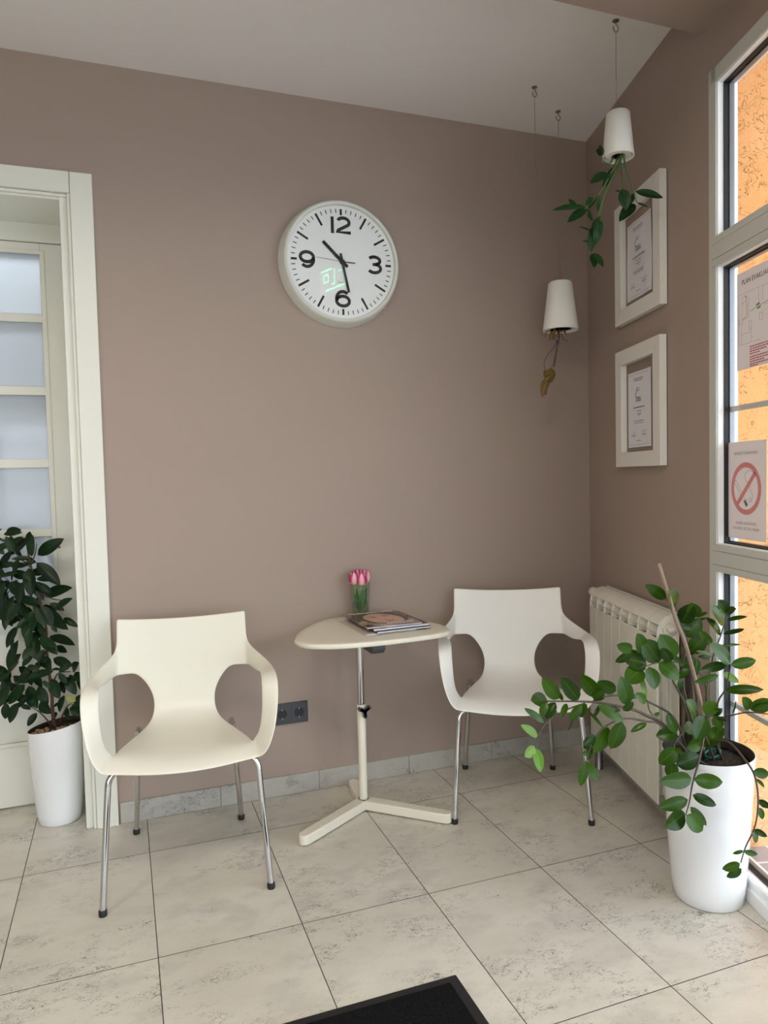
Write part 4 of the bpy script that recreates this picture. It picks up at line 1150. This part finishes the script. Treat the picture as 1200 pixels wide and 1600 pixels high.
# big arching stems to the left
zzstem([soil_pt(-0.05, 0.0), z2_(1150, 575, -0.06), z2_(1000, 490, -0.12), z2_(880, 440, -0.14), z2_(640, 392, -0.18), z2_(480, 380, -0.20), z2_(220, 378, -0.22)],
       [(228, 378, 108, 372, .75), (312, 360, 195, 212, .42), (468, 368, 345, 205, .42), (640, 345, 498, 183, .5), (852, 405, 800, 203, .52), (820, 452, 892, 388, .5), (625, 415, 800, 522, .36), (348, 372, 298, 285, .25), (220, 388, 178, 490, .5), (288, 388, 222, 505, .52),
        (378, 398, 335, 497, .32), (492, 405, 408, 517, .42), (532, 400, 488, 497, .42), (632, 405, 588, 502, .3), (540, 452, 655, 582, .15), (700, 430, 790, 450, .4), (590, 370, 660, 300, .5), (432, 500, 390, 605, .12), (95, 0, 95, 1, .01)][:-1], 0.0058, 0.002, z2_, -0.19, m=m_stemb)
zzstem([z2_(520, 395, -0.19), z2_(400, 435, -0.2), z2_(300, 485, -0.21), z2_(210, 560, -0.22), z2_(155, 650, -0.23), z2_(135, 740, -0.23)],
       [(200, 545, 58, 443, .26), (310, 480, 260, 455, .5)], 0.0026, 0.0014, z2_, -0.21)
zzstem([z2_(152, 650, -0.23), z2_(136, 735, -0.23), z2_(132, 750, -0.23)], [(150, 655, 30, 573, .36), (128, 735, 55, 805, .7), (132, 742, 168, 915, .44)], 0.0015, 0.001, z2_, -0.22, ml=m_zzpale)
zzstem([soil_pt(-0.05, 0.02), z3_(330, 310, -0.03), z2_(1190, 480, -0.03), z2_(1050, 400, -0.08), z2_(900, 342, -0.12), z2_(690, 338, -0.15), z2_(580, 380, -0.17)],
       [(762, 300, 628, 232, .55), (1000, 382, 918, 325, .45), (640, 375, 600, 260, .5), (1100, 480, 1060, 480, .5), (930, 345, 850, 335, .35)], 0.0042, 0.002, z2_, -0.12)
zzstem([soil_pt(-0.055, -0.02), z2_(1130, 577, -0.08), z2_(1000, 537, -0.12), z2_(830, 515, -0.16), z2_(680, 575, -0.19), z2_(600, 660, -0.2), z2_(550, 770, -0.21), z2_(530, 860, -0.21)],
       [(808, 538, 728, 732, .48), (698, 580, 605, 762, .5), (602, 645, 515, 715, .55), (590, 660, 520, 745, .5), (545, 770, 500, 790, .7), (560, 720, 545, 830, .4), (524, 845, 488, 1022, .36), (530, 855, 617, 990, .42), (1002, 550, 888, 613, .32)], 0.0036, 0.0015, z2_, -0.19, m=m_stemb)
# short leaves round the rim
zzstem([soil_pt(-0.03, -0.04), z3_(300, 480, -0.11), z3_(312, 400, -0.12), z3_(372, 335, -0.1)],
       [(302, 478, 168, 592, .72), (292, 468, 352, 528, .4), (302, 612, 482, 545, .62), (270, 590, 255, 718, .72), (300, 352, 233, 200, .42), (312, 360, 148, 372, .62)], 0.003, 0.002, z3_, -0.13)
zzstem([soil_pt(-0.01, -0.01), z3_(450, 280, -0.05), z3_(500, 212, -0.07), z3_(600, 208, -0.08), z3_(690, 225, -0.1)],
       [(470, 202, 388, 88, .62), (540, 192, 622, 100, .72), (600, 200, 678, 148, .55), (612, 212, 682, 292, .72), (640, 222, 722, 242, .32), (540, 212, 470, 382, .62), (452, 300, 375, 325, .72), (530, 462, 682, 315, .52), (512, 412, 400, 470, .62), (420, 300, 400, 380, .4)], 0.0028, 0.0015, z3_, -0.08)
zzstem([soil_pt(0.0, -0.03), z3_(545, 380, -0.10), z3_(515, 470, -0.15), z3_(490, 590, -0.165), z3_(440, 760, -0.17), z3_(412, 920, -0.17), z3_(380, 1035, -0.17)],
       [(430, 730, 188, 750, .40), (450, 735, 668, 757, .50), (440, 865, 618, 945, .40), (398, 905, 178, 965, .40), (420, 965, 542, 1107, .36), (372, 1015, 222, 1122, .62), (385, 1035, 510, 1152, .66)], 0.004, 0.0015, z3_, -0.175, m=m_stemb, jit=0.2)
zzstem([soil_pt(0.03, -0.03), z3_(640, 428, -0.08), z3_(740, 425, -0.12), z3_(850, 540, -0.17), z3_(950, 690, -0.21), z3_(985, 900, -0.23), z3_(960, 1120, -0.23), z3_(880, 1300, -0.22), z3_(840, 1430, -0.21)],
       [(945, 665, 1062, 695, .55), (968, 730, 1030, 798, .42), (990, 905, 1075, 965, .55), (985, 970, 1022, 1058, .52), (945, 1150, 962, 1258, .52), (952, 1155, 1052, 1207, .45), (862, 1330, 780, 1352, .3), (865, 1335, 970, 1357, .35), (832, 1435, 698, 1478, .52), (845, 1480, 732, 1543, .46)], 0.0038, 0.0015, z3_, -0.22, m=m_stemb)
zzstem([soil_pt(0.05, 0.0), z3_(640, 250, -0.08), z3_(715, 215, -0.14), z3_(890, 177, -0.22), z3_(1067, 190, -0.28)],
       [(916, 150, 858, 57, .5), (925, 158, 1060, 70, .55), (770, 190, 797, 90, .1), (940, 165, 1090, 110, .45)], 0.003, 0.0015, z3_, -0.24, m=m_stemb)
MB().tube([soil_pt(0.012, -0.02) + Vector((-0.012 + 0.022 * math.cos(t), 0.020 * math.sin(t), 0.028 + 0.009 * math.cos(t))) for t in [i * 2 * PI / 24 for i in range(25)]], 0.0028, 8).build('plant_tie', m_teal, e, smooth=True)

# small-leaved tree on the left, in the door recess
QX, QY = -2.350, 0.138
QH = 0.368
e = thing('potted_tree', 'white pot with dark glossy-leaved small tree in front of the door', 'potted plant', (QX, QY, 0))
rq = floor_pot(e, QX, QY, QH, 0.078, 0.101, 0.16, m_potw, math.radians(-24))
rows = [(0.0935, QH - 0.014), (0.05, QH - 0.011), (0.0, QH - 0.010)]
ca, sa = math.cos(math.radians(-24)), math.sin(math.radians(-24))
mb = MB(lambda x_, y_, z_: (QX + x_, QY + y_, z_ + 0.16 * (x_ * ca + y_ * sa)))
mb.lathe(rows, (0, 0, 0), 32); mb.build('soil', m_soil, e, smooth=True)
E0 = (Vector((QX, QY, 0.6)) - CAM).dot(FWD)
def ff(x_, y_, d=0.0, off=780):
    u, v = x_ / 6.953, off + y_ / 6.953
    p = at(u, v, E0 + d)
    if p.y > 0.285:
        p = on_y(u, v, 0.285)
    return p
f6 = lambda x_, y_, d=0.0: ff(x_, y_, d, 780)
f7 = lambda x_, y_, d=0.0: ff(x_, y_, d, 960)
tb = Vector((QX - 0.005, QY + 0.02, QH - 0.03))
mb = MB()
sp_ = smoothpath([tb, f7(570, 1050), f7(560, 850), f7(510, 430, 0.02), f6(500, 1400, 0.0), f6(440, 1150), f6(330, 700), f6(280, 420)], 5)
mb.tube(sp_, taper(len(sp_), 0.0075, 0.003), 10); mb.build('trunk', m_bark, e, smooth=True)
mb = MB()
for pts in ([tb + Vector((0, -.01, 0.01)), f7(440, 1070, -0.05), f7(320, 1000, -0.07)], [tb + Vector((0.01, 0, 0.01)), f7(720, 1010, -0.04), f7(830, 940, -0.06)], [f7(560, 850), f7(620, 650, -0.02), f7(770, 620, -0.03)],
            [f7(520, 480), f7(400, 600, -0.03), f7(200, 760, -0.05), f7(60, 930, -0.05)], [f6(470, 1250), f6(250, 1050, 0), f6(60, 850)], [f6(400, 1000), f6(560, 1080, -0.02), f6(680, 1100, -0.03)], [f6(350, 760), f6(180, 600), f6(30, 430)], [f6(330, 720), f6(380, 600), f6(400, 480)]):
    sp_ = smoothpath(pts, 4); MB().tube(sp_, taper(len(sp_), 0.0035, 0.0015), 8).build('branch', m_stemb, e, smooth=True)
fl = []
L6 = [(410, 605, 675, 440, .42), (340, 620, 360, 405, .42), (400, 690, 640, 920, .40), (315, 750, 340, 1040, .42), (480, 1050, 765, 968, .40), (600, 1200, 778, 1085, .45), (690, 1290, 840, 1382, .38), (440, 1150, 170, 1070, .40), (400, 1200, 275, 1500, .55), (450, 1160, 560, 1370, .50),
      (500, 1180, 725, 1400, .42), (540, 1490, 795, 1582, .34), (150, 570, 70, 415, .5), (170, 580, 330, 420, .45), (40, 380, 232, 362, .28), (130, 560, 0, 770, .4), (330, 640, 140, 650, .3), (200, 800, 0, 850, .36), (250, 700, 380, 690, .3), (300, 720, 120, 730, .35), (500, 1380, 400, 1180, .4),
      (190, 1380, 80, 1600, .4), (290, 1330, 200, 1250, .5), (330, 1400, 310, 1600, .45), (430, 1500, 600, 1600, .4), (20, 320, -60, 420, .5), (90, 480, -40, 560, .45), (50, 600, -60, 500, .4), (40, 900, -10, 1120, .5), (200, 880, 60, 1000, .45), (250, 900, 200, 1120, .5), (60, 1000, 0, 1280, .45),
      (150, 1050, 60, 1400, .42), (220, 1120, 110, 1320, .5), (120, 900, 260, 1060, .5), (400, 860, 540, 890, .3), (380, 900, 520, 1010, .4), (250, 800, 330, 880, .5), (540, 1130, 690, 1205, .4), (420, 1350, 490, 1490, .45), (560, 1350, 615, 1440, .5), (640, 520, 655, 530, .4)]
L7 = [(600, 350, 720, 410, .45), (440, 260, 610, 425, .5), (580, 480, 780, 560, .4), (330, 200, 400, 480, .45), (240, 480, 360, 370, .5), (90, 620, 220, 440, .55), (90, 600, 190, 300, .3), (330, 620, 200, 740, .5), (580, 620, 310, 700, .42), (640, 640, 720, 740, .5), (560, 700, 640, 900, .55), (310, 780, 400, 1005, .48),
      (420, 780, 510, 985, .45), (270, 760, 110, 960, .5), (180, 820, 90, 740, .6), (100, 640, -20, 740, .35), (110, 780, -20, 1000, .5), (200, 960, 110, 1165, .5), (70, 960, 60, 1125, .5), (400, 1070, 305, 1205, .5), (430, 960, 545, 1070, .5), (230, 990, 330, 1030, .35), (790, 610, 855, 530, .6), (820, 625, 890, 745, .5),
      (720, 680, 820, 860, .5), (660, 720, 700, 850, .5), (750, 660, 820, 720, .5), (830, 700, 910, 860, .18), (560, 600, 650, 600, .4), (640, 600, 750, 580, .45), (540, 500, 560, 600, .6), (700, 880, 650, 1050, .55), (780, 980, 945, 1105, .5), (800, 960, 940, 915, .55), (760, 1010, 860, 1100, .5), (640, 960, 590, 1000, .5),
      (450, 460, 540, 590, .6), (380, 540, 440, 560, .6), (300, 560, 420, 600, .45), (250, 640, 330, 600, .5), (470, 720, 540, 800, .4), (300, 900, 200, 1010, .5), (380, 1000, 290, 940, .5), (150, 250, 130, 400, .25), (60, 60, 60, 160, .3), (480, 380, 420, 520, .55), (720, 1010, 740, 1130, .4), (610, 1060, 580, 1140, .6), (360, 430, 250, 560, .5)]
mb = MB(); mb2 = MB(); nf = 0
for lst, cv in ((L6, f6), (L7, f7)):
    for bx_, by_, tx_, ty_, w in lst:
        d = RND.uniform(-0.09, 0.03)
        (mb).leaf(cv(bx_, by_, d), cv(tx_, ty_, d + RND.uniform(-0.035, 0.01)), w, cam_normal(0.5, 0.5), fold=0.22, droop=0.05, power=0.72, grow=1.08)
for i in range(130):                          # deeper leaves that close the crown
    y_ = RND.uniform(330, 2150)
    xm = 330 if y_ < 700 else 470 if y_ < 1500 else 400
    x_ = RND.uniform(-260, xm)
    if 1330 < y_ < 1750 and x_ < 330: continue
    if y_ > 1900 and x_ > 200: continue
    a = RND.uniform(0, 2 * PI); L_ = RND.uniform(150, 240)
    d = RND.uniform(-0.02, 0.07)
    mb.leaf(f6(x_, y_, d), f6(x_ + L_ * math.cos(a), y_ + abs(L_ * math.sin(a)) * 0.9, d + RND.uniform(-.04, .04)), 0.42, cam_normal(0.9, 0.5), fold=0.22, droop=0.05, power=0.72)
mb.build('foliage', m_fic, e, smooth=True, recalc=False)
MB().leaf(f7(820, 940, -0.07), f7(715, 890, -0.08), 0.75, cam_normal(0.2), 0.2).build('faded_leaf', m_yellow, e, smooth=True, recalc=False)
# pebbles lying on the soil, each one by itself
ico = bmesh.new(); bmesh.ops.create_icosphere(ico, subdivisions=2, radius=1.0)
pm = bpy.data.meshes.new('pebble'); ico.to_mesh(pm); ico.free()
for p_ in pm.polygons: p_.use_smooth = True
pm.materials.append(m_pebble)
k = 0
tries = 0
placed = []
while k < 30 and tries < 3000:
    tries += 1
    a = RND.uniform(PI * 0.85, PI * 1.85); r = 0.083 * math.sqrt(RND.uniform(0.12, 1))
    x_, y_ = r * math.cos(a), r * math.sin(a)
    if any((x_ - q[0]) ** 2 + (y_ - q[1]) ** 2 < 0.0125 ** 2 for q in placed): continue
    placed.append((x_, y_))
    o = bpy.data.objects.new('pebble', pm); COL.objects.link(o)
    rr = RND.uniform(0.0062, 0.0088)
    o.scale = (rr, rr * RND.uniform(0.75, 1.0), rr * 0.6)
    o.rotation_euler = (RND.uniform(-.3, .3), RND.uniform(-.3, .3), RND.uniform(0, 6))
    o.location = (QX + x_, QY + y_, QH - 0.0135 + (1 - r / 0.09) * 0.003 + 0.16 * (x_ * ca + y_ * sa) + rr * 0.45)
    tag(o, 'small tan pebble on the soil of the pot by the door', 'pebble', 'pebbles in the tree pot')
    k += 1

# ------------------------------------------------------------------ hall behind the door
mb = MB()
mb.box(-3.6, -1.6, 2.2, 2.3, 0, 2.7); mb.box(-3.7, -3.6, 0.34, 2.3, 0, 2.7); mb.box(-1.6, -1.5, 0.34, 2.3, 0, 2.7)
mb.box(-3.7, -1.5, 0.34, 2.3, 2.7, 2.8); mb.box(-3.7, -1.5, 0.336, 2.3, -0.1, 0.0)
struct(mb.build('wall_hall', m_ceil), 'white hall behind the glazed door', 'wall')
def emitter(name, col, k):
    m = mat(name, (0.8, 0.8, 0.8), 0.5)
    b = m.node_tree.nodes['Principled BSDF']
    b.inputs['Emission Color'].default_value = (*col, 1); b.inputs['Emission Strength'].default_value = k
    return m
m_lamp = emitter('lamp diffuser', (1.0, 0.90, 0.76), LAMP)
m_lamp2 = emitter('hall lamp diffuser', (0.95, 0.98, 1.0), 55.0)
def ceiling_lamp(label, x, y, z, sx, sy, m):
    e = thing('ceiling_lamp', label, 'ceiling lamp', (x, y, z))
    mb = MB(); t = 0.02
    mb.box(x - sx, x + sx, y - sy, y - sy + t, z - 0.05, z); mb.box(x - sx, x + sx, y + sy - t, y + sy, z - 0.05, z)
    mb.box(x - sx, x - sx + t, y - sy + t, y + sy - t, z - 0.05, z); mb.box(x + sx - t, x + sx, y - sy + t, y + sy - t, z - 0.05, z)
    mb.build('frame', m_white, e)
    mb = MB(); mb.box(x - sx + t, x + sx - t, y - sy + t, y + sy - t, z - 0.045, z - 0.035); mb.build('diffuser', m, e)
ceiling_lamp('square ceiling light panel nearer the window', -2.05, -2.35, H, 0.3, 0.3, m_lamp)
ceiling_lamp('square ceiling light panel on the side away from the window', -3.8, -2.35, H, 0.3, 0.3, m_lamp)
ceiling_lamp('ceiling light in the hall behind the glazed door', -2.60, 0.53, 2.7, 0.5, 0.10, m_lamp2)
# lit emergency sign above the window (it shows in the clock glass)
m_led = emitter('green lit sign line', (0.12, 1.0, 0.50), 17.0)
m_ledbody = emitter('green sign panel', (0.03, 0.5, 0.22), 0.7)
e = thing('exit_sign', 'green lit emergency sign above the window', 'sign', tuple(rw(2.21, 0, 2.67)))
mb = MB(rw); mb.box(2.03, 2.39, 0.0, 0.035, 2.585, 2.765); mb.build('housing', m_white, e)
mb = MB(rw); mb.box(2.04, 2.38, 0.035, 0.037, 2.592, 2.758); mb.build('panel', m_ledbody, e)
put = lambda a, b, h: rw(2.21 + a, 0.0372 + h, 2.675 + b)
mb = MB()
for pts in ([(-0.155, 0.07), (-0.04, 0.07)], [(0.0, 0.07), (0.155, 0.07)], [(-0.02, 0.06), (-0.02, -0.04), (0.02, -0.04)], [(-0.155, -0.07), (0.10, -0.07)], [(0.06, 0.04), (0.12, 0.04), (0.12, -0.01), (0.06, -0.01), (0.06, 0.04)], [(-0.12, 0.03), (-0.07, 0.03)]):
    mb.stroke(pts, 0.012, put, 0.0006)
mb.build('lit_lines', m_led, e)

# ------------------------------------------------------------------ light
w = bpy.data.worlds.new('world'); SC.world = w; w.use_nodes = True
bg = w.node_tree.nodes['Background']
bg.inputs[0].default_value = (0.80, 0.90, 1.0, 1)
bg.inputs[1].default_value = 5.7
PORT_OFF = True
def portal(name, loc, rot, sx, sy):
    l = bpy.data.lights.new(name, 'AREA'); l.shape = 'RECTANGLE'; l.size = sx; l.size_y = sy; l.energy = 1
    l.cycles.is_portal = True
    if PORT_OFF: bpy.data.lights.remove(l); return
    o = bpy.data.objects.new(name, l); COL.objects.link(o); o.location = loc
    o.rotation_euler = rot
    return o
def look(d): return Vector(d).to_track_quat('-Z', 'Y').to_euler()
portal('window_portal', rw((W0 + W1) / 2, -0.12, 1.27), look(NW), W1 - W0, 2.5)
portal('rear_portal', ((RX0 + RX1) / 2, REAR - 0.13, (RZ0 + RZ1) / 2), look((0, 1, 0)), RX1 - RX0, RZ1 - RZ0)
portal('side_portal', (LEFT - 0.13, (LY0 + LY1) / 2, (LZ0 + LZ1) / 2), look((1, 0, 0)), LY1 - LY0, LZ1 - LZ0)

for o in bpy.data.objects:
    if '_o' in o.keys(): del o['_o']
vs = SC.view_settings
vs.view_transform = 'Standard'; vs.look = 'None'; vs.gamma = 1.0; vs.use_curve_mapping = False
vs.exposure = 0.0
SC.display_settings.display_device = 'sRGB'
SC.cycles.max_bounces = 10; SC.cycles.diffuse_bounces = 6; SC.cycles.glossy_bounces = 4; SC.cycles.transparent_max_bounces = 16
SC.cycles.use_denoising = True
SC.cycles.sample_clamp_indirect = 8.0
